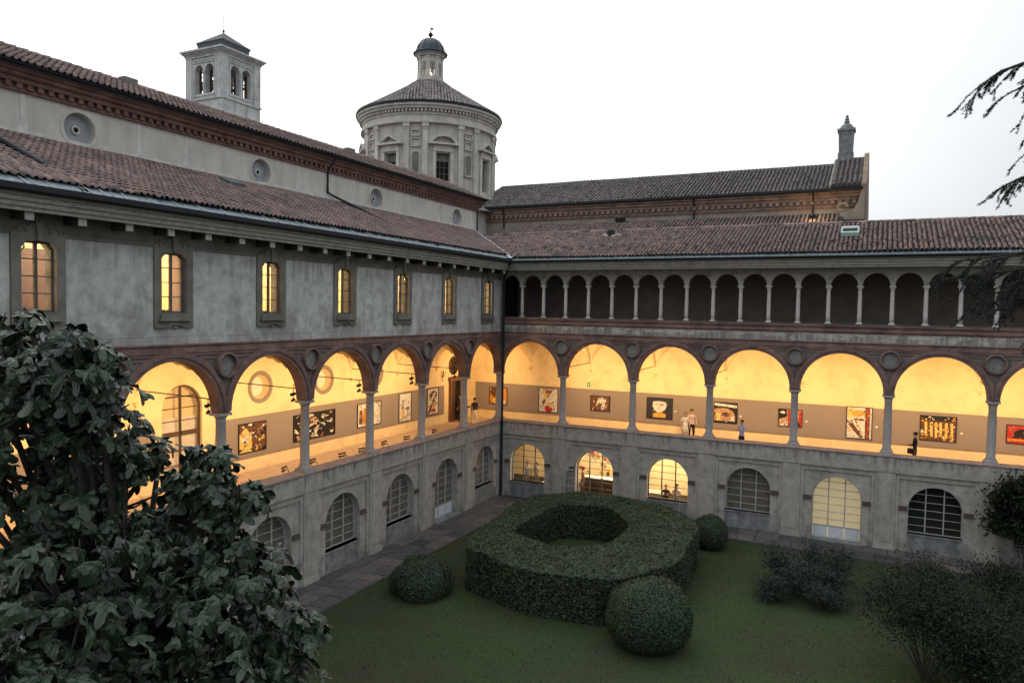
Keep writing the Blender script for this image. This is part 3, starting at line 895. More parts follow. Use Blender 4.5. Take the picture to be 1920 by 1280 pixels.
    # --- upper storey
    if upper == 'windows':
        uw = MB()
        for i in range(nb):
            x0, x1 = X(i * W, (i + 1) * W); cx = (x0 + x1) / 2
            xb = x1 - (.25 if i == 0 else 0)
            pr = [(cx - .46, 10.9), (cx - .46, 12.6), (cx - .3, 12.78), (cx + .3, 12.78), (cx + .46, 12.6), (cx + .46, 10.9)]
            wall_open(uw, x0, xb, 9.86, 13.9, pr, -.22, .22)
        uw.build('upper_wall', STUCCO_BROWN, root, recalc=False)
        # blue grey fields between the window surrounds
        for i in range(nb + 1):
            a = s * (i * W - W / 2) ; 
            xr_ = -(i * W) + W / 2 - .725 if i > 0 else -.3
            xl_ = -(i * W) - W / 2 + .725
            if i == nb: continue
            q = MB(); q.box(xl_, xr_, -.242, -.2, 10.135, 12.92); q.build('wall_field', STUCCO_BLUE, root)
            q = MB(); q.box(xl_ - .02, xr_ + .02, -.265, -.2, 12.93, 12.99); q.box(xl_ - .02, xr_ + .02, -.25, -.2, 13.08, 13.11); q.build('field_moulding', STUCCO_BROWN, root)
        q = MB(); q.box(-L, -.3, -.239, -.2, 10.135, 10.42); q.build('wall_field', STUCCO_BLUE, root)
        q = MB(); q.box(-L, -.25, -.236, -.2, 9.89, 10.125); q.build('wall_field', STUCCO_BLUE, root)
        # surrounds
        sm = MB()
        pr = [(-.46, 10.88), (-.46, 12.6), (-.3, 12.78), (.3, 12.78), (.46, 12.6), (.46, 10.88)]
        wall_open(sm, -.71, .71, 10.42, 13.0, pr, -.30, -.19)
        sm.box(-.715, -.70, -.299, -.2, 10.42, 13.0); sm.box(.70, .715, -.299, -.2, 10.42, 13.0)
        sm.prism_xz([(-.71, 13.0), (.71, 13.0), (.56, 13.1), (.3, 13.22), (-.3, 13.22), (-.56, 13.1)], -.30, -.2)
        smm = sm.mesh('window_surround', STUCCO_BROWN)
        orn = MB()
        for sg in (-1, 1):
            pts = []
            for k in range(15):
                a = k / 14 * 3.6; rr_ = .17 - .035 * a
                pts.append((sg * (.50 - rr_ * math.cos(a) - .02), -.325, 13.02 + rr_ * math.sin(a)))
            orn.tube(pts, .03, 5)
            orn.tube([(sg * .08, -.32, 13.2), (sg * .2, -.33, 13.23), (sg * .33, -.325, 13.1)], .03, 5)
        orn.prism_xz([(-.07, 12.8), (.07, 12.8), (.1, 13.2), (.13, 13.3), (-.13, 13.3), (-.1, 13.2)], -.38, -.29)
        orm = orn.mesh('scroll_keystone', STUCCO_BROWN)
        sil = MB(); sil.box(-.60, .60, -.42, -.2, 10.64, 10.70); sil.box(-.52, .52, -.37, -.1, 10.70, 10.84)
        slm = sil.mesh('window_sill', STUCCO_BROWN)
        ap = MB()
        for sg in (-1, 1):
            ap.tube([(sg * .70, -.33, 10.44), (sg * .45, -.34, 10.43), (sg * .25, -.34, 10.47), (sg * .12, -.35, 10.54), (0, -.35, 10.52)], .03, 5)
        ap.lathe([(.0, 0), (.06, .04), (.07, .08), (0, .12)], (0, -.33, 10.36), 8)
        apm = ap.mesh('apron_moulding', STUCCO_BROWN)
        for i in range(nb):
            cx = s * (i + .5) * W
            o = link('window_surround', smm, root, (cx, 0, 0))
            link('scroll_keystone', orm, o); link('apron_moulding', apm, o); link('window_sill', slm, o)
            upper_window(root, cx)
        # rooms behind the windows
        rm_ = MB()
        rm_.box(-L, 0, .3, 4.4, 9.95, 10.1); rm_.box(-L, 0, .3, 4.4, 13.3, 13.42)
        rm_.box(-L, 0, 4.3, 4.4, 10.1, 13.3); rm_.box(-.15, 0, .3, 4.3, 10.1, 13.3); rm_.box(-L, -L + .1, .3, 4.3, 10.1, 13.3)
        rm_.build('upper_room', CREAM, root)
        for dx, c_ in ((-24.75, WOODD), (-16.2, PANELM), (-11.4, WOODD), (-4.4, PANELM)):
            q = MB(); q.box(dx - .9, dx - .75, 4.2, 4.3, 10.1, 12.7); q.box(dx + .75, dx + .9, 4.2, 4.3, 10.1, 12.7); q.box(dx - 1, dx + 1, 4.18, 4.3, 12.7, 12.9)
            q.box(dx - .75, dx + .75, 4.25, 4.3, 10.1, 12.7)
            q.build('inner_door', c_ if c_ is WOODD else PANELM, root)
        for bx_, x0_, x1_, zt_ in ((-23.1, .05, .43, 12.74), (-14.7, -.42, -.2, 12.7),):
            q = MB(); nf = 8
            for k in range(nf):
                xa, xb = x0_ + (x1_ - x0_) * k / nf, x0_ + (x1_ - x0_) * (k + 1) / nf
                q.poly([(bx_ + xa, .0 + .02 * (k % 2), 10.88), (bx_ + xb, .0 + .02 * ((k + 1) % 2), 10.88), (bx_ + xb, .0 + .02 * ((k + 1) % 2), zt_), (bx_ + xa, .0 + .02 * (k % 2), zt_)])
            q.build('curtain', CURT2, root, recalc=False)
        q = MB(); q.tube([(-27.15, .9, 13.3), (-27.0, .9, 12.7), (-27.35, .85, 12.25)], .03, 6); q.box(-27.55, -27.2, .7, 1.0, 12.0, 12.25); q.build('hanging_projector', BLACK, root)
        for bx_ in (-23.1, -18.9, -10.5):
            for k in range(3):
                px_ = bx_ - .3 + k * .16; q = MB(); q.lathe([(.04, 0), (.06, .1), (.05, .12), (0, .12)], (px_, .02, 10.87), 8); q.build('sill_pot', CHAIRM, root)
    else:
        # stucco band, sill cornice, colonnade
        bw = MB(); bw.box(.25, L, -.22, .3, 9.86, 10.30); bw.build('plaster_band', STUCCO_PIL, root)
        run('sill_cornice', [(.3, 10.30), (-.24, 10.30), (-.24, 10.36), (-.31, 10.39), (-.31, 10.46), (-.27, 10.48), (-.27, 10.60), (-.36, 10.63), (-.36, 10.73), (.3, 10.73)], BRICK)
        run('sill_slab', [(.34, 10.725), (-.37, 10.725), (-.39, 10.755), (-.34, 10.765), (.34, 10.765)], STUCCO_BROWN)
        n3 = nb * 3; yc = .158
        lw = MB()
        for i in range(n3):
            x0 = i * 1.4; cx = x0 + .7
            wall_open(lw, x0, x0 + 1.4, 12.62, 13.62, arch_prof(cx, .60, 12.62, 12.64, 14), yc - .13, yc + .13, sill=False)
        lw.box(0, L, yc - .16, yc + .13, 13.62, 13.8)
        lw.build('loggia_arches', STUCCO_PIL, root, recalc=False)
        for i in range(1, n3 + 1):
            c = link('colonnette', NSH, root, (i * 1.4, yc, 0)); link('base', NBA, c); link('capital', NCA, c)
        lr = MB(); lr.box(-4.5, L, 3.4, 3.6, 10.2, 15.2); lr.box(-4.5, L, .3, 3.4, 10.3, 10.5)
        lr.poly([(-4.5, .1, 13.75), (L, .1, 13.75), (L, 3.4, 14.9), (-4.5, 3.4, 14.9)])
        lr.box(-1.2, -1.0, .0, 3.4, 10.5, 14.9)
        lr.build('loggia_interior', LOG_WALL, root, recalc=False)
        q = MB(); q.box(-.1, .12, .0, .3, 10.73, 13.8); q.build('corner_pier', STUCCO_BROWN, root)
        q = MB(); q.box(.0, .04, .35, 2.3, 10.5, 13.0)
        q.box(.04, .08, .9, 1.0, 10.5, 12.6); q.box(.04, .08, 1.6, 1.7, 10.5, 12.6); q.build('glazed_screen', DARKIN, root)
    # --- eaves
    bb = MB(); bb.cm = 0; bb.box(-.10, .10, -.88, -.2, 13.30, 13.55); bb.cm = 1; bb.box(-.11, .11, -.93, -.88, 13.26, 13.52)  # sides dark, end caps pale: eave shade and sky light in the colour
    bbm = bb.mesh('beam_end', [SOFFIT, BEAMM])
    if upper == 'windows':
        k = 1
        while k * 1.4 < L:
            link('beam_end', bbm, root, (s * k * 1.4 + .1, 0, 0)); k += 1
    def run1(nm, prof, m_):
        q = MB()
        if s > 0: profile_run(q, prof, 0, L, -1, 0)
        else: profile_run(q, prof, -L, 0, 0, 1)
        return q.build(nm, m_, root)
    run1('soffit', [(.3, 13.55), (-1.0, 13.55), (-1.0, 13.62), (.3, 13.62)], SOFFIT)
    run1('cornice', [(-.95, 13.47), (-1.02, 13.47), (-1.02, 13.56), (-1.07, 13.58), (-1.07, 13.69), (-1.12, 13.71), (-1.12, 13.82), (-1.17, 13.84), (-1.17, 13.93), (-.95, 13.93)], FASCIA)
    gt = 14.11 if s < 0 else 14.02
    run1('gutter', [(-1.12, 13.935), (-1.18, 13.91), (-1.30, 13.91), (-1.36, 13.96), (-1.36, gt), (-1.33, gt), (-1.31, 13.97), (-1.22, 13.95), (-1.12, 13.97)], GUTTER)
    fy, fz = (-.80, 14.34) if s < 0 else (-.95, 14.16)
    run1('zinc_flashing', [(-1.30, gt - .04), (fy + .03, fz + .02), (fy + .03, fz - .03), (-1.30, gt - .08)], FLASH)
    q = MB(); xx = 1.6; rs_ = random.Random(6)
    while xx < L:
        x = s * xx; sk_ = rs_.uniform(-.1, .1)
        q.tube([(x, -1.29, gt - .02), (x + sk_, fy, fz + .025)], rs_.uniform(.012, .022), 4); xx += rs_.choice([.25, .35, .6, .9])
    q.build('flashing_seams', PALEZ, root, kind='stuff')
    # --- roof with valley at 45 degrees
    yt = 4.78 if s < 0 else 4.15
    slope = .40 if s < 0 else .376
    c, sn = math.cos(-rz), math.sin(-rz)
    cl = (CAM.x * c - CAM.y * sn, CAM.x * sn + CAM.y * c, CAM.z)
    eY, eZ = fy, fz
    if s > 0: x0f, x1f = (lambda y: -y + .12), (lambda y: L)
    else: x0f, x1f = (lambda y: -L), (lambda y: y - .12)
    make_roof(root, 'roof', x0f, x1f, eY, eZ, yt, slope, TILE, n_obj=300 if s < 0 else 0, obj_mat=TILE_O, seed=11 if s < 0 else 23, cam_local=cl)
    if s > 0:
        # back slope and ridge
        q = MB(); q.poly([(-4.2, 4.15, 16.06), (L, 4.15, 16.06), (L, 7.5, 14.9), (-4.2, 7.5, 14.9)]); q.build('rear_roof_slope', DECK, root, recalc=False)
        q = MB()
        rr = random.Random(9); x = -3.9
        while x < L:
            q.cur = rr.random(); q.tube([(x, 4.15, 16.14 + rr.uniform(-.01, .01)), (x + .42, 4.15, 16.16)], .1, 7); x += .38
        q.build('ridge_tiles', TILE, root, kind='stuff')
        # valley flashing
        q = MB(); 
        a = Vector((1.28, -1.28, 14.12)); b_ = Vector((-4.7, 4.7, 16.56))
        dd = Vector((1, 1, 0)).normalized() * .15
        q.add([a - dd + Vector((0, 0, .10)), a + Vector((0, 0, .04)), a + dd + Vector((0, 0, .10)), b_ - dd + Vector((0, 0, .12)), b_ + Vector((0, 0, .06)), b_ + dd + Vector((0, 0, .12))], [[0, 1, 4, 3], [1, 2, 5, 4]])
        q.build('valley_flashing', PALEZ, root, recalc=False)
    # end and back walls closing the volume
    q = MB(); a, b = X(L, L + .4); q.box(a, b, -.25, 4.8, 0, 13.6)
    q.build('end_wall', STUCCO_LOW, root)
    q = MB(); q.box(min(-s * 4.8 if s > 0 else -L, s * L), max(s * L, 0), .26, 5.5 if s > 0 else 4.7, 3.35, 3.58) ; q.build('ceiling_slab', CREAM, root)
    q = MB()
    if s > 0: q.box(-4.8, L, 5.3, 5.5, 0, 3.35)
    else: q.box(-L, 4.8, 4.86, 5.0, 0, 9.6)
    q.build('rear_wall', CREAM, root)
    return root

LIT = None
wingA = cloister('cloister_wing', 'left cloister wing with shuttered grey upper wall, lit windows and glowing arches', PI / 2, -1, 8, 'windows', dict(
    lower=[('window', BLIND), ('door', BLIND), ('window', BLIND), ('window', BLIND), ('door', BLIND), ('door', BLIND2), ('window', BLIND), ('window', BLIND)],
    holes=[('oculus', -14.75, 7.5, .58, SCREENW), ('oculus', -10.5, 7.5, .58, SCREENW), ('oculus', -6.3, 7.5, .58, SCREENW),
           ('arch', -18.9, .95, 4.1, 7.0)],
    panels=[(-17.0, .9), (-30, -20.2)]))
wingB = cloister('cloister_wing', 'right cloister wing with a dark upper loggia of slender columns above glowing arches', 0, 1, 8, 'loggia', dict(
    lower=[('window', None, 'lit arched window with people inside'), ('door', None, 'lit glazed door showing a long counter'), ('window', None, 'lit arched window with seated people'), ('window', BLIND),
           ('door', CURTAIN, 'curtained glazed door glowing pale yellow'), ('window', DARKIN, 'dark arched window'), ('window', DARKIN), ('window', DARKIN)],
    holes=[], panels=[(-4.1, 33)]))

# things fixed to the rear wall of the left gallery: big brown framed window, door, dark oculus
q = MB()
ol = [(-.95, 4.1), (.95, 4.1)] + [(.95 * math.cos(a), 7.0 + .95 * math.sin(a)) for a in [PI * i / 16 for i in range(17)]]
inn = [(-.87, 4.18), (.87, 4.18)] + [(.87 * math.cos(a), 7.0 + .87 * math.sin(a)) for a in [PI * i / 16 for i in range(17)]]
for i in range(len(ol)):
    j = (i + 1) % len(ol); a, b, c, d = ol[i], ol[j], inn[j], inn[i]
    q.poly([(a[0], 0, a[1]), (b[0], 0, b[1]), (c[0], 0, c[1]), (d[0], 0, d[1])]); q.poly([(d[0], 0, d[1]), (c[0], 0, c[1]), (c[0], .06, c[1]), (d[0], .06, d[1])])
q.box(-.04, .04, -.01, .06, 4.15, 7.9); q.box(-.9, .9, -.01, .06, 5.9, 6.06)
for z in (4.7, 5.3, 6.5, 7.0, 7.45): q.box(-.88, .88, .01, .05, z - .015, z + .015)
gw = q.build('gallery_window', WOODD, wingA, loc=(-18.9, 4.62, 0), recalc=False)
for a, b in zip((4.18, 4.7, 5.3, 6.06, 6.5, 7.0, 7.45), (4.7, 5.3, 5.9, 6.5, 7.0, 7.45, 7.9)):
    for c, d in ((-.87, -.04), (.04, .87)):
        p = clip([(c, a + .01), (d, a + .01), (d, b - .01), (c, b - .01)], inn)
        if len(p) > 2:
            z = MB(); z.prism_xz(p, .028, .034); z.build('pane', GLASS, gw)
q = MB(); q.box(-.9, .9, .16, .18, 4.1, 6.6); q.build('blind', SCREENW, gw)
q = MB(); q.box(-.78, -.62, -.12, .1, 3.8, 6.6); q.box(.62, .78, -.12, .1, 3.8, 6.6); q.box(-.86, .86, -.14, .1, 6.45, 6.72)
dr = q.build('gallery_door', RUST, wingA, loc=(2.32, 4.42, 0))
q = MB(); q.box(-.62, .0, .03, .07, 3.8, 6.45); q.box(-.55, -.1, .0, .04, 4.0, 5.0); q.box(-.55, -.1, .0, .04, 5.2, 6.3); q.build('door_leaf', WOODD, dr)
q = MB(); q.box(.0, .62, .06, .075, 3.8, 6.45); q.build('dark_opening', DARKIN, dr)
q = MB(); q.lathe([(0, .02), (.3, .05), (.5, .03), (.56, .06), (.62, .0)], seg=24); q.v = [(x, -z, y) for x, y, z in q.v]
oc = q.build('blind_oculus', WOODD, wingA, loc=(2.12, 4.5, 7.46))
for k in range(8):
    q = MB(); a = k * PI / 4; q.obox((.3 * math.cos(a), -.07, .3 * math.sin(a)), (math.cos(a), 0, math.sin(a)), .2, (0, 1, 0), .02, .03, az=(-math.sin(a), 0, math.cos(a))); q.build('rosette_petal', GUTTER, oc)
q = MB()
for sg in (-1, 0, 1): q.tube([(0, 4.43, 6.75), (sg * .18, 4.38, 6.95), (sg * .22, 4.38, 7.15)], .02, 5)
q.tube([(0, 4.43, 6.5), (0, 4.42, 7.25)], .02, 5)
q.build('wall_bracket', RUST, wingA, loc=(.7, 0, 0))

# corner down pipe
q = MB(); q.tube([(1.2, -1.2, 13.9), (.95, -.95, 13.5), (.52, -.52, 13.1), (.50, -.50, 12.8), (.50, -.50, .05)], .075, 10)
pipe = q.build('downpipe', GUTTER); pipe['label'] = 'dark rainwater pipe running down the inner corner where the wings meet'; pipe['category'] = 'pipe'
for z in (2.5, 5.5, 8.6, 11.5):
    q = MB(); q.lathe([(.075, 0), (.095, 0), (.095, .06), (.075, .06)], (.5, -.5, z), 10); q.build('pipe_clip', GUTTER, pipe)

# snow guards and roof hatches on the right roof
def roof_pt(x, y): return Vector((x, y, 14.16 + .376 * (y + .95) + .15))
q = MB(); q.tube([(-.13, .12, .08), (0, 0, .0), (.13, .12, .08)], .03, 4); q.tube([(0, 0, -.05), (0, .15, .10)], .035, 4)
sg_m = q.mesh('snow_guard', BLACK)
for r_ in range(2):
    for k in range(26):
        x = 2.0 + r_ * .6 + k * 1.2
        if x < 32: link('snow_guard', sg_m, wingB, roof_pt(x, .05 + r_ * .45))
q = MB(); q.box(-.32, .32, -.18, .4, -.1, .0); q.tube([(-.55, .1, .0), (-.25, -.1, .06)], .05, 5); q.tube([(.25, .1, .06), (.6, .25, .0)], .05, 5)
h_ = q.build('roof_vent', LIME, wingB, loc=roof_pt(5.9, 2.9)); q = MB(); q.lathe([(.22, -.1), (.24, .25), (.18, .36), (0, .4)], (0, 0, 0), 10); q.build('vent_cowl', BLACK, h_)
q = MB(); q.box(-.42, .42, -.5, .5, -.04, .16)
h_ = q.build('skylight', mat('pale_green_flashing', (.42, .55, .5), (.3, .42, .38), 4), wingB, loc=roof_pt(19.0, 2.0)); h_.rotation_euler = (math.atan(SLOPE), 0, 0)
q = MB(); q.box(-.34, .34, -.3, .05, .16, .19); q.build('pane', DARKIN, h_)
q = MB(); q.box(-.34, .34, .1, .42, .16, .2); q.build('cover', WHITEP, h_)
# hatch on the left roof
q = MB(); q.box(-.35, .35, -.4, .4, 0, .1); h_ = q.build('roof_hatch', FLASH, wingA, loc=(-17.4, 3.4, 14.34 + .40 * 4.2 + .14)); h_.rotation_euler = (math.atan(SLOPE) - .1, 0, 0)

# ------------------------------------------------------------------ nave behind the left wing
nave = thing('church_nave', 'long nave with round windows and red brick cornice rising behind the left roof', 'church', (0, 0, 0), PI / 2)
NY = 4.75   # local depth of wall plane
def noisy_top(mb, x0, x1, z0, y0, y1, amp, h, step=.35, sd=0):
    x = x0
    while x < x1:
        a = z0 + h + amp * noise.noise(Vector((x * .9, sd, 0))) + amp * .6 * noise.noise(Vector((x * 3, sd, 1)))
        b = z0 + h + amp * noise.noise(Vector(((x + step) * .9, sd, 0))) + amp * .6 * noise.noise(Vector(((x + step) * 3, sd, 1)))
        mb.prism_xz([(x, z0), (x + step, z0), (x + step, b), (x, a)], y0, y1); x += step
q = MB(); xs = [-31.3, -22.9, -14.5, -6.0, 2.7]
cur = -34.0
def nrect(x0, x1, z0, z1): q.poly([(x0, NY, z0), (x1, NY, z0), (x1, NY, z1), (x0, NY, z1)])
for hx in xs:
    sq = .72; hz = 17.2; hr = .56
    nrect(cur, hx - sq, 14, 17.95); nrect(hx - sq, hx + sq, 14, hz - sq); nrect(hx - sq, hx + sq, hz + sq, 17.95)
    N = 32
    for k in range(N):
        t0, t1 = 2 * PI * k / N, 2 * PI * (k + 1) / N
        def sqp(t):
            c_, s_ = math.cos(t), math.sin(t); m_ = max(abs(c_), abs(s_)); return (hx + sq * c_ / m_, hz + sq * s_ / m_)
        pa_, pb_ = sqp(t0), sqp(t1)
        ca, cb = (hx + hr * math.cos(t0), hz + hr * math.sin(t0)), (hx + hr * math.cos(t1), hz + hr * math.sin(t1))
        q.poly([(ca[0], NY, ca[1]), (pa_[0], NY, pa_[1]), (pb_[0], NY, pb_[1]), (cb[0], NY, cb[1])])
        q.poly([(ca[0], NY, ca[1]), (cb[0], NY, cb[1]), (cb[0], NY + .35, cb[1]), (ca[0], NY + .35, ca[1])])
    cur = hx + sq
nrect(cur, 5.6, 14, 17.95)
q.poly([(5.6, NY, 14), (5.6, 12, 14), (5.6, 12, 18.9), (5.6, NY + 3.2, 20.2), (5.6, NY, 18.9)])
q.build('clerestory_wall', NAVE_PL, nave, recalc=False)
for hx in xs:
    q = MB(); q.lathe([(.56, 0), (.57, .03), (.68, .035), (.70, 0)], seg=32); q.v = [(x, -z, y) for x, y, z in q.v]
    o = q.build('round_window', NAVE_PL, nave, loc=(hx, NY, 17.2))
    q = MB(); q.lathe([(.0, 0), (.52, .0), (.56, .02), (.56, -.06), (0, -.06)], seg=32); q.v = [(x, -z + .25, y) for x, y, z in q.v]
    q.build('disc', mat('ribbed_lead_disc', (.34, .37, .39), (.25, .28, .30), 3, rough=.5), o)
    q = MB(); q.lathe([(.09, 0), (.10, .06), (.15, .06), (.16, 0)], seg=20); q.v = [(x, -z + .24, y) for x, y, z in q.v]; q.build('hub_ring', LIME, o)
    q = MB(); q.lathe([(0, .03), (.09, .03), (.09, 0)], seg=16); q.v = [(x, -z + .24, y) for x, y, z in q.v]; q.build('hub', DARKIN, o)
q = MB(); noisy_top(q, -34, 5.5, 16.35, NY - .02, NY, .09, .42, sd=2)
x = -33.2
while x < 5:
    wd = rng.uniform(.10, .18)
    if min(abs(x - hx) for hx in xs) < 1.1: x += 2.1; continue
    q.prism_xz([(x - wd * 1.6, 16.6), (x + wd * 1.6, 16.6), (x + wd * .6, 17.15), (x + wd * .6, 17.92), (x - wd * .6, 17.92), (x - wd * .6, 17.15)], NY - .014, NY)
    x += 2.1 if rng.random() < .8 else 4.2
q.build('mortar_patch', LIME, nave, recalc=False)
for i, (pr) in enumerate([[(NY + .1, 17.95), (NY - .10, 17.95), (NY - .10, 18.05), (NY + .1, 18.05)], [(NY + .1, 18.22), (NY - .20, 18.22), (NY - .22, 18.30), (NY - .22, 18.38), (NY + .1, 18.38)],
                          [(NY + .1, 18.38), (NY - .30, 18.38), (NY - .34, 18.44), (NY - .34, 18.52), (NY + .1, 18.52)], [(NY + .1, 18.52), (NY - .40, 18.52), (NY - .46, 18.58), (NY - .46, 18.68), (NY + .1, 18.68)]]):
    q = MB(); profile_run(q, pr, -34, 5.7); q.build('cornice_course', BRICK2, nave)
q = MB(); x = -33.9
while x < 5.5: q.box(x, x + .17, NY - .17, NY + .05, 18.05, 18.22); x += .34
q.build('dentil_row', BRICK2, nave, kind='stuff')
q = MB(); q.box(-34, 5.6, NY - .02, NY + .05, 18.05, 18.22); q.build('frieze', STUCCO_BROWN, nave)
q = MB(); profile_run(q, [(NY - .44, 18.69), (NY - .56, 18.69), (NY - .60, 18.78), (NY - .57, 18.78), (NY - .54, 18.73), (NY - .44, 18.73)], -34, 5.8); q.build('gutter', GUTTER, nave)
make_roof(nave, 'roof', lambda y: -34, lambda y: 5.85, NY - .5, 18.74, NY + 2.55, .43, TILE, pitch=.235, row=.36, seed=31, cam_local=None)
q = MB(); zt = 18.74 + .43 * 3.05; q.poly([(-34, NY + 2.55, zt), (5.85, NY + 2.55, zt), (5.85, 11, 17), (-34, 11, 17)]); q.build('rear_roof_slope', DECK, nave, recalc=False)
q = MB(); x = -34; rr = random.Random(4)
while x < 5.6:
    q.cur = rr.random(); q.tube([(x, NY + 2.55, zt + .06 + rr.uniform(-.015, .015)), (x + .44, NY + 2.55, zt + .09)], .11, 7); x += .4
q.build('ridge_tiles', TILE, nave, kind='stuff')
for x in (-19.3, -5.4):
    q = MB(); q.box(x - .3, x + .3, NY + 2.2, NY + 2.6, zt - .1, zt + .24); q.build('roof_vent', STUCCO_BROWN, nave)
# pipes
q = MB(); q.tube([(-10.0, NY - .5, 18.7), (-10.0, NY - .3, 18.45), (-10.1, NY - .08, 18.0), (-10.1, NY - .08, 16.95), (-9.6, NY - .15, 16.78), (-8.75, .0, 14.65), (-8.72, -1.05, 14.22)], .06, 8)
q.build('downpipe', GUTTER, nave)
q = MB(); q.tube([(-27.1, NY - .1, 17.2), (-27.05, NY - .2, 16.85), (-26.6, .62, 15.02), (-26.55, .5, 14.8), (-26.55, -1.1, 14.15)], .09, 8); q.build('downpipe', GUTTER, nave)
q = MB(); q.tube([(5.3, NY - .1, 18.6), (5.3, NY - .1, 16.6)], .05, 8); q.build('downpipe', GUTTER, nave)
q = MB(); q.box(-34, 5.5, 5.05, 11, 9.7, 14.5); q.build('nave_mass', NAVE_PL, nave)

# ------------------------------------------------------------------ far church on the right
far = thing('church_building', 'long brick corniced church behind the right wing, its gable end carrying a pinnacle', 'church')
q = MB(); q.box(-9, 19.2, 12.4, 23.6, 0, 18.55); q.build('wall', mat('floodlit_plaster', (.30, .26, .215), (.2, .18, .155), 1.2, bump=.3, stain=.4, stain_col=(.15, .14, .12)), far)
for i, (y, z0, z1) in enumerate([(12.34, 18.05, 18.15), (12.28, 18.15, 18.24), (12.3, 18.55, 18.75), (12.2, 18.75, 18.95), (12.08, 18.95, 19.15)]):
    q = MB(); q.box(-9.1, 19.25, y, 12.6, z0, z1); q.build('cornice_course', BRICKF, far)
q = MB(); x = -9
while x < 19.1: q.box(x, x + .22, 12.2, 12.5, 18.32, 18.54); x += .42
q.build('dentil_row', BRICKF, far, kind='stuff')
q = MB(); q.box(-9, 19.2, 12.37, 12.6, 18.24, 18.55); q.build('frieze', SPAN, far)
q = MB(); q.box(-9.2, 19.3, 11.9, 12.06, 19.13, 19.27); q.build('gutter', GUTTER, far)
make_roof(far, 'roof', lambda y: -9.2, lambda y: 17.35, 12.0, 19.2, 18.0, .46, TILE_G, pitch=.27, row=.42, seed=41, cam_local=None, pan=False)
q = MB(); q.poly([(-9.2, 18, 21.96), (19.4, 18, 21.96), (19.4, 24, 19.2), (-9.2, 24, 19.2)]); q.build('rear_roof_slope', DECK, far, recalc=False)
make_roof(far, 'gable_roof', lambda y: 17.45, lambda y: 19.4, 11.95, 19.45, 18.0, .47, TILE_G, pitch=.30, row=.42, seed=43, cam_local=None, pan=False)
q = MB(); q.prism_yz([(11.9, 14.5), (24, 14.5), (24, 19.2), (18, 22.55), (11.9, 19.45)], 19.2, 19.5); q.build('gable_wall', BRICKF, far)
q = MB(); q.prism_yz([(12.0, 19.2), (18, 21.96), (18, 22.25), (12.0, 19.5)], 17.3, 17.45); q.build('gable_parapet', STUCCO_BROWN, far)
# volute at the gable end
q = MB(); pts = [(0, 0)]
pts = [(17.9, 17.2), (19.45, 17.2), (19.45, 19.0), (19.2, 18.9), (19.05, 18.3), (18.85, 17.9), (18.5, 17.75), (18.1, 17.8)]
q.prism_xz(pts, 11.6, 11.9)
q.tube([(18.2 + .28 * math.cos(a), 11.55, 18.0 + .22 * math.sin(a)) for a in [k * PI / 6 for k in range(10)]], .08, 6)
q.build('volute', MATS['floodlit_plaster'], far)
# low roof in front of that wall
make_roof(far, 'aisle_roof', lambda y: -4, lambda y: 18.2, 6.6, 15.35, 12.4, .41, TILE, pitch=.25, row=.42, seed=47, cam_local=None, pan=False)
q = MB(); q.box(-4, 18.2, 6.8, 12.3, 0, 15.2); q.build('aisle_wall', SPAN, far)
q = MB(); q.box(3.0, 3.7, 12.2, 12.5, 17.75, 18.0); q.build('wall_opening', DARKIN, far)
for x in (-6.2, 8.7, 16.4):
    q = MB(); q.tube([(x, 12.0, 19.1), (x, 12.25, 18.7), (x, 12.3, 17.6)], .06, 6); q.build('downpipe', GUTTER, far)
# pinnacle
q = MB(); px, py = 18.0, 17.9
pn = MB(); pn.box(px - .5, px + .5, py - .5, py + .5, 21.6, 22.6); pn.add([(px - .44, py - .44, 22.6), (px + .44, py - .44, 22.6), (px + .44, py + .44, 22.6), (px - .44, py + .44, 22.6), (px - .5, py - .5, 24.1), (px + .5, py - .5, 24.1), (px + .5, py + .5, 24.1), (px - .5, py + .5, 24.1)], [[0, 1, 5, 4], [1, 2, 6, 5], [2, 3, 7, 6], [3, 0, 4, 7]])
pnn = pn.build('pinnacle', STONE_BASE, far)
q = MB(); q.box(px - .58, px + .58, py - .58, py + .58, 24.1, 24.25); q.lathe([(.5, 0), (.42, .2), (.3, .35), (.16, .42), (.2, .55), (.13, .62), (.15, .72), (.09, .85), (.11, .95), (0, 1.05)], (px, py, 24.25), 12); q.build('finial', STONE_BASE, pnn)
la = bpy.data.lights.new('floodlight_lamp', 'AREA'); la.energy = 26; la.size = .5; la.color = (1, .62, .3)
lo = bpy.data.objects.new('floodlight_lamp', la); COL.objects.link(lo)
q = MB(); q.box(-.2, .2, -.12, .12, -.1, .1); q.tube([(0, 0, -.1), (0, 0, -.4)], .03, 6)
fl_ = q.build('floodlight', BLACK); fl_.location = (16.6, 9.9, 17.25); fl_['label'] = 'small black floodlight washing the far church wall near its gable'; fl_['category'] = 'lamp'
lo.parent = fl_; lo.location = (0, .13, .05); lo.rotation_euler = (Vector((.1, 1, .55))).to_track_quat('-Z', 'Y').to_euler()
#END1

# ------------------------------------------------------------------ domed drum
dome = thing('domed_church_tower', 'round domed tower with pedimented windows, tiled cone roof and small lantern', 'tower', (-13.75, 13.06, 0), math.atan2(CAM.y - 13.06, CAM.x + 13.75))
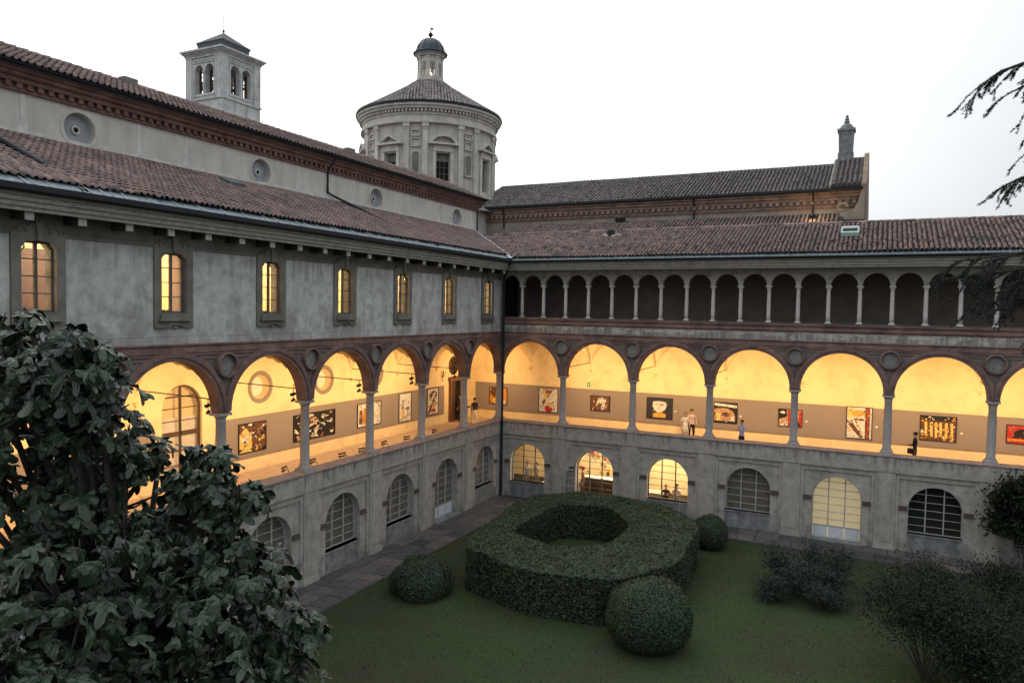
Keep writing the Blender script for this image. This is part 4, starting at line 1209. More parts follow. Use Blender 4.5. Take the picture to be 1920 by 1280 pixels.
# local +x faces the camera, so angle 0 = towards the courtyard
RD = 5.38
WANG = [R(11.5 + 45 * k) for k in range(8)]      # window axes
def angd(a, b): return (a - b + PI) % (2 * PI) - PI
wh = .55 / RD
q = MB(); edges = set()
for a in WANG: edges.add(round((a - wh) % (2 * PI), 5)); edges.add(round((a + wh) % (2 * PI), 5))
for k in range(96): edges.add(round(2 * PI * k / 96, 5))
edges = sorted(edges)
zr = [17, 20.6, 23.15, 25.4]
for a0, a1 in zip(edges, edges[1:] + [edges[0] + 2 * PI]):
    mid = (a0 + a1) / 2; inw = any(abs(angd(mid, a)) < wh for a in WANG)
    for z0, z1 in zip(zr, zr[1:]):
        rr_ = RD
        if inw and z0 == 20.6: rr_ = RD - .45
        q.poly([(rr_ * math.cos(a0), rr_ * math.sin(a0), z0), (rr_ * math.cos(a1), rr_ * math.sin(a1), z0), (rr_ * math.cos(a1), rr_ * math.sin(a1), z1), (rr_ * math.cos(a0), rr_ * math.sin(a0), z1)]) if not (inw and z0 == 20.6) else None
for a in WANG:
    for sg in (-1, 1):
        b = a + sg * wh
        q.poly([(RD * math.cos(b), RD * math.sin(b), 20.6), ((RD - .45) * math.cos(b), (RD - .45) * math.sin(b), 20.6), ((RD - .45) * math.cos(b), (RD - .45) * math.sin(b), 23.15), (RD * math.cos(b), RD * math.sin(b), 23.15)])
    for z in (20.6, 23.15):
        q.poly([(RD * math.cos(a - wh), RD * math.sin(a - wh), z), (RD * math.cos(a + wh), RD * math.sin(a + wh), z), ((RD - .45) * math.cos(a + wh), (RD - .45) * math.sin(a + wh), z), ((RD - .45) * math.cos(a - wh), (RD - .45) * math.sin(a - wh), z)])
q.build('drum_wall', DRUM, dome, recalc=False)
def polar_box(mb, a, r0, r1, hw, z0, z1):
    c = ((r0 + r1) / 2 * math.cos(a), (r0 + r1) / 2 * math.sin(a), (z0 + z1) / 2)
    mb.obox(c, (math.cos(a), math.sin(a), 0), (r1 - r0) / 2, (-math.sin(a), math.cos(a), 0), hw, (z1 - z0) / 2)
for i, a in enumerate(WANG):
    if math.cos(a) < -.4: continue
    q = MB(); polar_box(q, a, RD - .46, RD - .42, .6, 20.6, 23.2)
    wdw = q.build('window', DARKIN, dome)
    q = MB()
    for k in (-.18, .18): polar_box(q, a + k / RD, RD - .42, RD - .38, .02, 20.6, 23.15)
    for z in (21.1, 21.6, 22.1, 22.6): polar_box(q, a, RD - .42, RD - .38, .55, z - .015, z + .015)
    polar_box(q, a, RD - .42, RD - .37, .55, 22.55, 23.1)
    q.build('frame', STUCCO_BROWN, wdw)
    q = MB()
    for sg in (-1, 1): polar_box(q, a + sg * .68 / RD, RD - .05, RD + .12, .13, 20.2, 23.3)
    polar_box(q, a, RD - .05, RD + .12, .82, 23.25, 23.5); polar_box(q, a, RD - .05, RD + .18, .85, 20.1, 20.25)
    polar_box(q, a, RD - .05, RD + .10, .72, 23.5, 23.75)
    # pediment
    nrm = Vector((math.cos(a), math.sin(a), 0)); tg = Vector((-math.sin(a), math.cos(a), 0))
    def pp(u, z, r_): v = nrm * r_ + tg * u; return (v.x, v.y, z)
    if i % 2 == 0: top = [(-1.12, 23.85), (-.95, 24.12), (-.6, 24.38), (0, 24.52), (.6, 24.38), (.95, 24.12), (1.12, 23.85)]
    else: top = [(-1.12, 23.85), (0, 24.5), (1.12, 23.85)]
    n = len(top)
    inner = [(u * .8, 23.9 + (z - 23.85) * .72) for u, z in top]
    vs = [pp(u, z, RD + .34) for u, z in top] + [pp(u, z, RD + .34) for u, z in inner] + [pp(u, z, RD - .02) for u, z in top] + [pp(u, z, RD + .12) for u, z in inner]
    fs = []
    for k in range(n - 1):
        fs += [[k, k + 1, n + k + 1, n + k], [k, 2 * n + k, 2 * n + k + 1, k + 1], [n + k, n + k + 1, 3 * n + k + 1, 3 * n + k]]
    q.add(vs, fs)
    polar_box(q, a, RD - .05, RD + .36, 1.15, 23.75, 23.9)
    q.build('pedimented_surround', DRUM2, dome)
    # paired pilasters with a niche between them
    b = a + PI / 8
    q = MB()
    for sg in (-1, 1):
        polar_box(q, b + sg * .72 / RD, RD - .05, RD + .17, .21, 20.0, 25.35); polar_box(q, b + sg * .72 / RD, RD - .05, RD + .24, .26, 25.05, 25.35)
        polar_box(q, b + sg * .72 / RD, RD - .05, RD + .25, .27, 19.6, 20.2)
        polar_box(q, b + sg * .72 / RD, RD - .05, RD + .20, .23, 24.9, 24.98)
    q.build('paired_pilasters', DRUM2, dome)
    q = MB(); tg = Vector((-math.sin(b), math.cos(b), 0)); nrm = Vector((math.cos(b), math.sin(b), 0))
    def ring_frame(q, ol, t, r0, r1):
        inn_ = [(u * (1 - t / .32), (z - 22.5) * (1 - t / 1.0) + 22.5) for u, z in ol] if False else None
    def frame_rect(u0, u1, z0, z1, t):
        for (a_, b_, c_, d_) in ((u0, u1, z0, z0 + t), (u0, u1, z1 - t, z1), (u0, u0 + t, z0, z1), (u1 - t, u1, z0, z1)):
            cc = nrm * (RD + .05) + tg * ((a_ + b_) / 2); q.obox((cc.x, cc.y, (c_ + d_) / 2), nrm, .07, tg, (b_ - a_) / 2, (d_ - c_) / 2)
    frame_rect(-.38, .38, 24.35, 24.85, .06); frame_rect(-.34, .34, 23.55, 24.2, .05)
    pts = [(nrm * (RD + .06) + tg * u) for u in ()]
    prev = None
    for k in range(13):
        t_ = PI * k / 12; u = .3 * math.cos(t_); z = 22.9 + .3 * math.sin(t_)
        v = nrm * (RD + .05) + tg * u; cur_ = (v.x, v.y, z)
        if prev: q.tube([prev, cur_], .035, 4)
        prev = cur_
    for u in (-.3, .3):
        v = nrm * (RD + .05) + tg * u; q.tube([(v.x, v.y, 21.6), (v.x, v.y, 22.9)], .035, 4)
    v = nrm * (RD + .05); q.obox((v.x, v.y, 21.55), nrm, .12, tg, .4, .05)
    q.build('niche', DRUM2, dome)
    q = MB(); v = nrm * (RD - .0); q.obox((v.x, v.y, 22.35), nrm, .025, tg, .27, .75); q.build('niche_recess', STUCCO_BROWN, dome)
q = MB(); q.lathe([(RD, 25.35), (RD + .28, 25.37), (RD + .28, 25.55), (RD + .12, 25.58), (RD + .12, 25.95), (RD + .2, 26.0), (RD + .2, 26.18)], seg=96); q.build('entablature', DRUM2, dome, smooth=False)
q = MB()
for k in range(120): polar_box(q, 2 * PI * k / 120, RD + .15, RD + .38, .07, 26.18, 26.38)
q.build('dentil_row', DRUM2, dome, kind='stuff')
q = MB(); q.lathe([(RD + .1, 26.18), (RD + .18, 26.38), (RD + .46, 26.40), (RD + .5, 26.55), (RD + .62, 26.62), (RD + .62, 26.78), (RD + .3, 26.85)], seg=96); q.build('cornice', DRUM2, dome)
q = MB(); q.lathe([(RD + .60, 26.79), (RD + .70, 26.80), (RD + .70, 26.92), (RD + .5, 26.95)], seg=72); q.build('gutter', GUTTER, dome)
q = MB(); cone = [(RD + .62, 26.93), (4.6, 27.75), (3.2, 28.6), (2.0, 29.35), (1.15, 30.0)]
q.lathe(cone, seg=64); cr_ = q.build('cone_roof', DECK, dome)
q = MB(); rr = random.Random(8)
def cone_z(r_):
    for (ra, za), (rb, zb_) in zip(cone, cone[1:]):
        if rb <= r_ <= ra: return za + (zb_ - za) * (ra - r_) / (ra - rb)
    return cone[-1][1]
r_ = RD + .62
while r_ > 1.5:
    n_ = int(2 * PI * r_ / .26)
    for k in range(n_):
        a = 2 * PI * (k + .5 * rr.random() * .2) / n_
        if math.cos(a) < -.35: continue
        q.cur = rr.random()
        p0 = Vector((r_ * math.cos(a), r_ * math.sin(a), cone_z(r_) + .05)); r1_ = r_ - .36
        p1 = Vector((r1_ * math.cos(a), r1_ * math.sin(a), cone_z(max(1.16, r1_)) + .03))
        d = (p1 - p0).normalized(); t_ = Vector((-math.sin(a), math.cos(a), 0)); n3 = t_.cross(d)
        if n3.z < 0: n3 = -n3
        w0, w1 = .11, .11 * r1_ / r_
        q.add([p0 - t_ * w0, p0 + n3 * .08, p0 + t_ * w0, p1 - t_ * w1, p1 + n3 * .06, p1 + t_ * w1], [[0, 1, 4, 3], [1, 2, 5, 4], [0, 2, 1]])
    r_ -= .31
q.build('cone_tiles', TILE_G, cr_, recalc=False, kind='stuff')
lan = MB(); lan.lathe([(1.25, 29.75), (1.25, 30.05), (1.1, 30.1), (1.1, 30.3)], (0, 0, 0), 32)
lb = lan.build('lantern', DRUM, dome)
lan = MB(); lan.lathe([(1.0, 31.95), (1.15, 32.0), (1.15, 32.12), (1.3, 32.2), (1.3, 32.28)], (0, 0, 0), 32); lan.build('lantern_cornice', DRUM, lb)
for k in range(8):
    a = R(11.5) + k * PI / 4
    q = MB(); polar_box(q, a + PI / 8, .84, 1.06, .14, 30.3, 31.95); polar_box(q, a + PI / 8, .84, 1.1, .17, 30.3, 30.42); polar_box(q, a + PI / 8, .84, 1.1, .17, 31.8, 31.95)
    q.build('lantern_pier', DRUM2, lb)
    q = MB(); polar_box(q, a, .9, .92, .25, 30.3, 31.95); q.build('pane', GLASS, lb)
    q = MB(); polar_box(q, a, .9, .94, .28, 31.5, 31.95); q.build('lantern_panel', LIME, lb)
    q = MB(); polar_box(q, a, .925, .945, .018, 30.3, 31.5); polar_box(q, a, .925, .945, .26, 30.9, 30.94); q.build('glazing_bar', STUCCO_BROWN, lb)
q = MB(); q.lathe([(0, 30.3), (.25, 30.32), (.22, 30.75), (.1, 30.85), (0, 30.85)], seg=10); q.build('inner_lamp', flat('warm_lantern_light', (1.0, .85, .5), emit=1.4), lb)
q = MB(); prof = [(1.42, 32.26), (1.45, 32.34), (1.2, 32.45)] + [(1.17 * math.cos(t), 32.5 + 1.12 * math.sin(t)) for t in [k * PI / 2 / 9 for k in range(10)]]
q.lathe(prof, seg=32); cap = q.build('dome_cap', LEAD, dome, smooth=True)
for k in range(12):
    a = k * PI / 6; q = MB(); q.tube([(1.19 * math.cos(t) * math.cos(a), 1.19 * math.cos(t) * math.sin(a), 32.5 + 1.14 * math.sin(t)) for t in [j * PI / 2 / 8 for j in range(9)]], .03, 4); q.build('dome_rib', LEAD, cap)
q = MB(); q.lathe([(.12, 33.6), (.06, 33.75), (.2, 33.9), (.2, 34.02), (.05, 34.18), (.03, 34.6), (0, 34.62)], seg=12)
q.obox((0, .1, 34.45), (0, 1, 0), .14, (1, 0, 0), .015, .08)
q.build('finial_and_vane', BLACK, dome)
q = MB(); q.lathe([(RD, 19.6), (RD + .3, 19.5), (RD + 1.2, 18.9)], seg=64); q.build('skirt_roof', TILE_G, dome)
q = MB(); q.lathe([(RD + .6, 0), (RD + .6, 18.9)], seg=48); q.build('drum_base', DRUM, dome)

# ------------------------------------------------------------------ bell tower
TWX, TWY, TS = -36.45, 11.85, 2.31
bt = thing('bell_tower', 'square stone bell tower with paired arched openings and a low pyramid roof', 'tower', (TWX, TWY, 0))
q = MB()
zA, zB = 30.35, 34.35
for k in range(4):
    m_ = Matrix.Rotation(k * PI / 2, 3, 'Z'); sub = MB()
    for cx in (-.68, .68):
        x0, x1 = (-TS + .02, 0) if cx < 0 else (0, TS - .02)
        wall_open(sub, x0, x1, zA, zB - .2, arch_prof(cx, .53, 30.8, 32.95, 12), -TS + .02, -TS + .55)
    o_ = len(q.v); q.v += [tuple(m_ @ Vector(v)) for v in sub.v]
    for f in sub.f: q.face([i + o_ for i in f])
q.box(-TS, TS, -TS, TS, 0, 29.0)
q.build('tower_wall', TOWER, bt, recalc=False)
q = MB()
for k in range(4):
    m_ = Matrix.Rotation(k * PI / 2, 3, 'Z'); sub = MB()
    sub.box(-TS - .06, -TS + .75, -TS - .06, -TS + .02, zA, zB - .15)      # corner pilaster pairs
    sub.box(TS - .75, TS + .0, -TS - .06, -TS + .02, zA, zB - .15)
    sub.box(-.1, .1, -TS - .03, -TS + .1, 30.8, 32.9); sub.box(-.16, .16, -TS - .06, -TS + .1, 32.75, 32.9)
    sub.box(-1.35, 1.35, -TS - .05, -TS + .02, 33.65, 33.75); sub.box(-TS + .95, -TS + .98, -TS - .03, -TS + .02, zA, zB - .5); sub.box(TS - .98, TS - .95, -TS - .03, -TS + .02, zA, zB - .5)
    for j in range(13): sub.box(-1.3 + j * .21, -1.2 + j * .21, -TS - .06, -TS + .02, 33.75, 33.92)
    sub.box(-TS + .9, TS - .9, -TS - .05, -TS + .02, 30.6, 30.8)
    sub.box(-.03, .03, -TS - .025, -TS + .02, 28.9, 30.2)
    o_ = len(q.v); q.v += [tuple(m_ @ Vector(v)) for v in sub.v]
    for f in sub.f: q.face([i + o_ for i in f])
q.build('pilaster_relief', TOWER, bt)
q = MB(); q.box(-TS - .03, TS + .03, -TS - .03, TS + .03, 29.0, 30.2); q.box(-TS - .14, TS + .14, -TS - .14, TS + .14, 30.2, 30.38)
q.box(-TS - .1, TS + .1, -TS - .1, TS + .1, 28.9, 29.02); q.build('base_moulding', TOWER, bt)
q = MB()
for (d, z0, z1) in ((.08, 34.15, 34.35), (.16, 34.35, 34.5), (.3, 34.5, 34.65), (.45, 34.65, 34.82)): q.box(-TS - d, TS + d, -TS - d, TS + d, z0, z1)
q.build('cornice', TOWER, bt)
q = MB(); a = TS - .80; b = TS - .62
q.add([(-a, -a, 34.82), (a, -a, 34.82), (a, a, 34.82), (-a, a, 34.82), (-b, -b, 35.75), (b, -b, 35.75), (b, b, 35.75), (-b, b, 35.75)], [[0, 1, 5, 4], [1, 2, 6, 5], [2, 3, 7, 6], [3, 0, 4, 7], [4, 5, 6, 7]])
q.build('attic', SLATE, bt)
q = MB(); a = TS - .56; q.add([(-a, -a, 35.75), (a, -a, 35.75), (a, a, 35.75), (-a, a, 35.75), (0, 0, 37.15), (-a, -a, 35.83), (a, -a, 35.83), (a, a, 35.83), (-a, a, 35.83)], [[3, 2, 1, 0], [0, 1, 6, 5], [1, 2, 7, 6], [2, 3, 8, 7], [3, 0, 5, 8], [5, 6, 4], [6, 7, 4], [7, 8, 4], [8, 5, 4]])
q.build('pyramid_roof', SLATE, bt)
q = MB(); q.tube([(0, 0, 36.9), (0, 0, 38.9)], .03, 5); q.lathe([(0, 0), (.1, .08), (.12, .25), (0, .35)], (0, 0, 37.1), 8); q.build('lightning_rod', BLACK, bt)
bell = MB(); bell.lathe([(.42, 0), (.36, .1), (.27, .3), (.2, .55), (.12, .66), (0, .7)], seg=14)
bmsh = bell.mesh('bell', BRONZE, True)
for x, y in ((-.68, -1.6), (.68, -1.6), (1.5, -.7), (-.3, .6)):
    b_ = link('bell', bmsh, bt, (x, y, 31.35)); 
    q = MB(); q.lathe([(.42, 0), (.46, .03), (.46, -.03), (.42, 0)], seg=18); q.v = [(xx, zz, yy) for xx, yy, zz in q.v]; q.tube([(-.42, 0, 0), (.42, 0, 0)], .025, 4); q.tube([(0, 0, -.42), (0, 0, .42)], .025, 4)
    q.build('bell_wheel', BRONZE, b_, loc=(.0, -.15, .75))
q = MB()
for x in (-1.4, 0, 1.4):
    for y in (-1.5, 1.4): q.box(x - .1, x + .1, y - .1, y + .1, 30.2, 33.2)
for y in (-1.5, 1.4): q.box(-1.7, 1.7, y - .1, y + .1, 32.0, 32.2)
for x in (-1.5, 1.5): q.box(x - .1, x + .1, -1.7, 1.7, 31.9, 32.0)
q.build('bell_frame', RUST, bt)

# ------------------------------------------------------------------ spotlights in the galleries
sp = MB(); sp.tube([(0, 0, .36), (0, 0, -.1)], .018, 5)
spm = sp.mesh('stem', BLACK)
hd = MB(); hd.tube([(0, -.09, .04), (0, .11, -.03)], .062, 9)
hdm = hd.mesh('lamp_head', BLACK)
def spotlight(wx, wy, aim, label, energy):
    t = thing('spotlight', label, 'spotlight', (wx, wy, 7.5), 0, 'track spotlights hung from the gallery tie rods')
    link('stem', spm, t)
    ang = math.atan2(aim[1] - wy, aim[0] - wx) - PI / 2
    for dz, da in ((.12, .5), (-.12, -.5)):
        h = link('lamp_head', hdm, t, (0, 0, dz), ang + da)
    ld = bpy.data.lights.new('spot_lamp', 'SPOT'); ld.energy = energy; ld.spot_size = R(146); ld.spot_blend = 1; ld.shadow_soft_size = .07; ld.color = (1, .62, .28)
    l_ = bpy.data.objects.new('spot_lamp', ld); COL.objects.link(l_); l_.parent = t
    d = Vector(aim) - Vector((wx, wy, 7.9)); l_.location = (d.x / d.length * .2, d.y / d.length * .2, -.05)
    l_.rotation_euler = d.to_track_quat('-Z', 'Y').to_euler()
E_SPOT = 560
ordn = ['first', 'second', 'third', 'fourth', 'fifth', 'sixth', 'seventh', 'eighth']
for i in range(1, 8):
    spotlight(-.62, -i * W, (-4.5, -i * W, 7.0), f'twin-headed black spotlight beside the {ordn[i-1]} column of the left gallery, counted from the corner', E_SPOT)
    spotlight(i * W, .62, (i * W, 4.5, 7.0), f'twin-headed black spotlight beside the {ordn[i-1]} column of the right gallery, counted from the corner', E_SPOT)
spotlight(-.5, .5, (-4.5, 4.5, 7.0), 'black spotlight behind the corner column of the two galleries', E_SPOT * 1.15)
# upper rooms and cafe rooms
def ceiling_lamp(x, y, z, e, label, col=(1, .76, .46), size=.5):
    t = thing('ceiling_lamp', label, 'lamp', (x, y, z), 0, 'warm ceiling lamps in the rooms')
    q = MB(); q.lathe([(.0, 0), (.28, 0), (.25, .08), (.05, .1), (.03, .15)], seg=16); q.build('lamp_shade', BRONZE, t)
    q = MB(); q.lathe([(0, -.03), (.2, -.02), (.2, -.005), (0, -.005)], seg=12); q.build('bulb', flat('lit_bulb', (1, .8, .5), emit=2) if 'lit_bulb' not in MATS else MATS['lit_bulb'], t)
    ld = bpy.data.lights.new('room_lamp', 'POINT'); ld.energy = e; ld.color = col; ld.shadow_soft_size = .2
    l_ = bpy.data.objects.new('room_lamp', ld); COL.objects.link(l_); l_.parent = t; l_.location = (0, 0, -.3)
for k in range(6):
    ceiling_lamp(-2.4, -3.5 - k * 5.2, 13.1, 300 if k else 520, f'ceiling lamp in the upper rooms of the left wing, {ordn[k]} from the corner')
for k, x in enumerate((2.2, 6.6, 10.8)):
    ceiling_lamp(x, 2.6, 3.15, 400, ('ceiling lamp of the ground floor room at the corner', 'ceiling lamp over the long counter', 'ceiling lamp over the seated people')[k], col=(1, .80, .54))

# ------------------------------------------------------------------ pictures
PWHITE = flat('print_white', (.8, .78, .7), var=.55, sc=9); PBLACK = flat('print_black', (.02, .018, .018), var=.55, sc=9); PORANGE = flat('print_orange', (.75, .3, .05), var=.55, sc=9); PRED = flat('print_red', (.55, .04, .03), var=.55, sc=9)
PBROWN = flat('print_brown', (.16, .07, .035), var=.55, sc=9); PGOLD = flat('print_gold', (.72, .45, .08), var=.55, sc=9); PNAVY = flat('print_navy', (.035, .035, .05), var=.55, sc=9); PYEL = flat('print_yellow', (.85, .65, .2), var=.55, sc=9); PSKIN = flat('print_tan', (.55, .33, .2), var=.55, sc=9); PGREY = flat('print_grey', (.3, .3, .28), var=.55, sc=9)
def blob(u, v, ru, rv, n=10, seed=0, jit=.25):
    r_ = random.Random(seed); return [(u + ru * (1 + r_.uniform(-jit, jit)) * math.cos(2 * PI * k / n), v + rv * (1 + r_.uniform(-jit, jit)) * math.sin(2 * PI * k / n)) for k in range(n)]
def picture(world, rz, w_, h_, label, layers, frame=PBLACK):
    """local: x right, z up, front towards -y"""
    t = thing('framed_picture', label, 'picture', world, rz, 'photographs hung along the gallery walls')
    q = MB(); f = .035
    for (a, b, c, d) in ((-w_ / 2, w_ / 2, -h_ / 2, -h_ / 2 + f), (-w_ / 2, w_ / 2, h_ / 2 - f, h_ / 2), (-w_ / 2, -w_ / 2 + f, -h_ / 2 + f, h_ / 2 - f), (w_ / 2 - f, w_ / 2, -h_ / 2 + f, h_ / 2 - f)): q.box(a, b, -.05, .0, c, d)
    q.build('frame', frame, t)
    rc = [(-w_ / 2 + f, -h_ / 2 + f), (w_ / 2 - f, -h_ / 2 + f), (w_ / 2 - f, h_ / 2 - f), (-w_ / 2 + f, h_ / 2 - f)]
    mats = []; q = MB()
    base, shapes = layers
    mats.append(base); q.cm = 0; q.poly([(x, -.02, z) for x, z in rc])
    for k, (m_, pts) in enumerate(shapes):
        if m_ not in mats: mats.append(m_)
        q.cm = mats.index(m_)
        p = clip([(x * w_ / 2, z * h_ / 2) for x, z in pts], rc)
        if len(p) >= 3: q.poly([(x, -.021 - .0012 * k, z) for x, z in p])
    if len(mats) == 1: mats.append(PBLACK)
    q.build('print', mats, t, recalc=False)
    return t
def rects(seed, n, mats_, su=.25, sv=.25, rot=.6):
    r_ = random.Random(seed); o_ = []
    for k in range(n):
        u, v = r_.uniform(-.9, .9), r_.uniform(-.9, .9); a = r_.uniform(-rot, rot); hu, hv = r_.uniform(.3, 1) * su, r_.uniform(.3, 1) * sv
        o_.append((r_.choice(mats_), [(u + x * hu * math.cos(a) - y * hv * math.sin(a), v + x * hu * math.sin(a) + y * hv * math.cos(a)) for x, y in ((-1, -1), (1, -1), (.8, 1), (-.9, .8))]))
    return o_
Bp = [(-2.33, 5.37, 1.36, 1.14, 'small orange and yellow photograph at the corner end of the right gallery', (PORANGE, [(PBROWN, blob(-.5, .5, .4, .6, seed=1)), (PYEL, blob(.1, -.6, .8, .4, seed=2)), (PWHITE, blob(.4, -.75, .5, .22, seed=3))])),
      (1.36, 5.34, 1.38, 1.6, 'tall white picture of crossed pale limbs over a red object', (PWHITE, [(PSKIN, [(-.6, .9), (.6, .9), (.35, .2), (-.35, .2)]), (PBROWN, [(-.3, .75), (.35, .75), (.2, .6), (-.2, .6)]), (PRED, blob(0, -.7, .5, .25, seed=4)), (PBROWN, blob(-.45, -.25, .16, .3, seed=5)), (PYEL, [(-.75, .7), (-.45, .8), (.45, -.5), (.2, -.65)]), (PWHITE, [(.75, .7), (.5, .85), (-.6, -.5), (-.4, -.65)])])),
      (4.93, 5.38, 1.3, .98, 'small brown picture of pale upright figures', (PBROWN, [(PWHITE, [(-.2, .7), (.3, .75), (.5, .2), (.45, -.7), (.25, -.7), (.2, 0), (-.1, .1), (-.3, -.3), (-.45, -.4)])] + rects(6, 9, [PWHITE, PSKIN, PBLACK], .1, .3, .3))),
      (8.73, 5.36, 1.6, 1.3, 'dark picture of a pale bowl shape above a golden block', (PNAVY, [(PWHITE, [(-.5, .62), (-.2, .66), (.2, .66), (.5, .6), (.54, .2), (.42, -.12), (.2, -.34), (0, -.4), (-.22, -.34), (-.44, -.1), (-.53, .2)]), (PGREY, [(-.35, .42), (-.08, .36), (-.08, .3), (-.35, .34)]), (PGREY, [(.35, .42), (.08, .36), (.08, .3), (.35, .34)]), (PGREY, blob(0, .02, .06, .05)), (PGOLD, [(-.5, -.85), (.5, -.85), (.5, -.5), (.2, -.4), (-.2, -.4), (-.5, -.5)])])),
      (12.65, 5.4, 1.36, 1.22, 'picture of a big pale rounded animal back under a white strip', (PBLACK, [(PWHITE, [(-1, .65), (1, .5), (1, .75), (-1, .9)]), (PSKIN, [(-1, .3), (-.4, .45), (.2, .4), (.65, .15), (.8, -.3), (.8, -.8), (-1, -.8)]), (PBROWN, blob(0, -.15, .4, .22, seed=7)), (PYEL, [(-.8, -.1), (-.5, .1), (-.4, -.8), (-.7, -.8)]), (PWHITE, [(.5, -.3), (.7, -.3), (.7, -.8), (.45, -.8)])])),
      (16.2, 5.38, 1.28, 1.0, 'small picture with red uprights and white bars partly behind a column', (PSKIN, [(PBLACK, [(-1, -.2), (-.3, .1), (-.3, 1), (-1, 1)]), (PWHITE, blob(-.6, .6, .2, .15, seed=3)), (PWHITE, [(-1, -.9), (-.2, -.4), (.2, -.9)]), (PRED, [(-.2, -.9), (0, -.9), (0, .9), (-.2, .9)]), (PWHITE, [(.05, -.6), (.35, -.6), (.35, .9), (.05, .9)]), (PRED, [(.7, -.9), (.95, -.9), (.95, .9), (.7, .6)]), (PBLACK, [(.4, -.9), (.9, -.9), (.5, .1)])])),
      (19.7, 5.4, 1.28, 1.74, 'tall bright picture with a red strip and a slanting counter', (PWHITE, [(PYEL, rects(1, 1, [PYEL], .6, .5)[0][1]), (PBROWN, [(-.85, -.1), (-.5, .0), (.35, -.9), (.1, -.95)]), (PGOLD, blob(-.1, .6, .5, .2, seed=2)), (PBROWN, blob(0, .2, .45, .08, seed=8)), (PBROWN, [(.45, -.95), (.8, -.95), (.8, .95), (.45, .95)]), (PRED, [(.58, -.95), (.68, -.95), (.68, .95), (.58, .95)])] + rects(9, 14, [PGOLD, PGREY, PBROWN, PSKIN], .14, .06))),
      (23.4, 5.41, 1.66, 1.32, 'wide dark picture full of golden reflections', (PBROWN, [(PBLACK, [(-1, .6), (1, .6), (1, 1), (-1, 1)])] + [(PYEL, [(u - .06, -.6 + .2 * math.sin(u * 9)), (u + .07, -.7), (u + .05, .5), (u - .1, .45)]) for u in (-.65, -.35, -.1, .15, .45, .75)] + rects(12, 22, [PGOLD, PWHITE, PBLACK, PORANGE], .12, .12))),
      (26.95, 5.42, 1.2, .95, 'red picture with a dark arch, cut by the right edge', (PRED, [(PBLACK, [(-.6, -.4), (-.4, .3), (0, .6), (.5, .6), (.9, .2), (.9, -.4)]), (PORANGE, [(-.9, -.7), (.9, -.7), (.9, -.5), (-.9, -.5)])]))]
for i_, (x, z, w_, h_, lb_, ly_) in enumerate(Bp):
    dom = [m_ for m_, p_ in ly_[1]] + [ly_[0], PBROWN, PGREY]
    n_ = 8 if i_ == 3 else 26
    ly_ = (ly_[0], [a for a in ly_[1]] + rects(100 + i_, n_, dom if i_ != 3 else [PNAVY, PGREY, PBLACK], .07, .09, 1.2))
    picture((x, 4.425, z), 0, w_, h_, lb_, ly_)
Ap = [(-15.3, 5.31, 1.62, 1.32, 'nearest photograph on the left gallery wall, a dark crowd around a white figure', (PBROWN, [(PYEL, [(-1, -.95), (0, -.95), (-.1, .2), (-.5, .7), (-1, .2)]), (PWHITE, blob(-.6, .0, .2, .35, seed=1))] + rects(21, 40, [PSKIN, PGOLD, PBLACK, PWHITE, PBLACK], .13, .12, 1.5))),
      (-11.25, 5.31, 3.0, 1.3, 'long dark photograph of tangled bright figures behind a column', (PBLACK, rects(22, 60, [PWHITE, PSKIN, PGREY, PBROWN, PWHITE, PBLACK], .10, .22, 1.5))),
      (-6.9, 5.33, 2.1, 1.3, 'white picture of orange curtains crossed by a column', (PWHITE, [(PBROWN, [(-.85, -.7), (-.55, -.75), (-.6, .5), (-.8, .4)]), (PORANGE, [(-.6, -.7), (-.1, -.65), (-.1, .6), (-.5, .55)]), (PGOLD, [(-.1, -.6), (.3, -.5), (.2, .6), (-.1, .5)])] + rects(23, 16, [PSKIN, PGOLD, PGREY, PBROWN], .06, .2))),
      (-3.5, 5.33, 1.28, 1.7, 'tall white picture with a small grey figure, third from the corner door', (PWHITE, [(PGREY, blob(-.35, .45, .12, .12)), (PGREY, [(-.55, -.1), (-.2, -.1), (-.25, .35), (-.45, .35)]), (PGOLD, [(-.55, -.8), (-.2, -.8), (-.2, -.1), (-.5, -.1)]), (PSKIN, [(-.8, -.85), (.9, -.6), (.9, -.5), (-.8, -.75)]), (PBROWN, blob(.4, -.1, .3, .1, seed=5)), (PGREY, [(.3, -.6), (.4, -.6), (.5, 0), (.4, 0)])])),
      (-.5, 5.37, 1.3, 1.66, 'tall picture of dark and white swirls, nearest the corner door', (PWHITE, [(PBROWN, blob(.1, .5, .7, .3, seed=1)), (PBLACK, blob(-.1, .1, .45, .25, seed=6)), (PWHITE, [(-.7, -.1), (.3, .7), (.5, .6), (-.4, -.3)]), (PSKIN, blob(.3, -.2, .5, .2, seed=2)), (PRED, blob(.1, -.7, .5, .15, seed=3)), (PBROWN, [(-.9, -.9), (-.6, -.9), (0, -.3), (-.4, -.2)])]))]
for i_, (y, z, w_, h_, lb_, ly_) in enumerate(Ap):
    ly_ = (ly_[0], list(ly_[1]) + rects(140 + i_, 22, [m_ for m_, p_ in ly_[1]][:4] + [PBROWN, PGREY], .06, .08, 1.2))
    picture((-4.425, y, z), PI / 2, w_, h_, lb_, ly_)
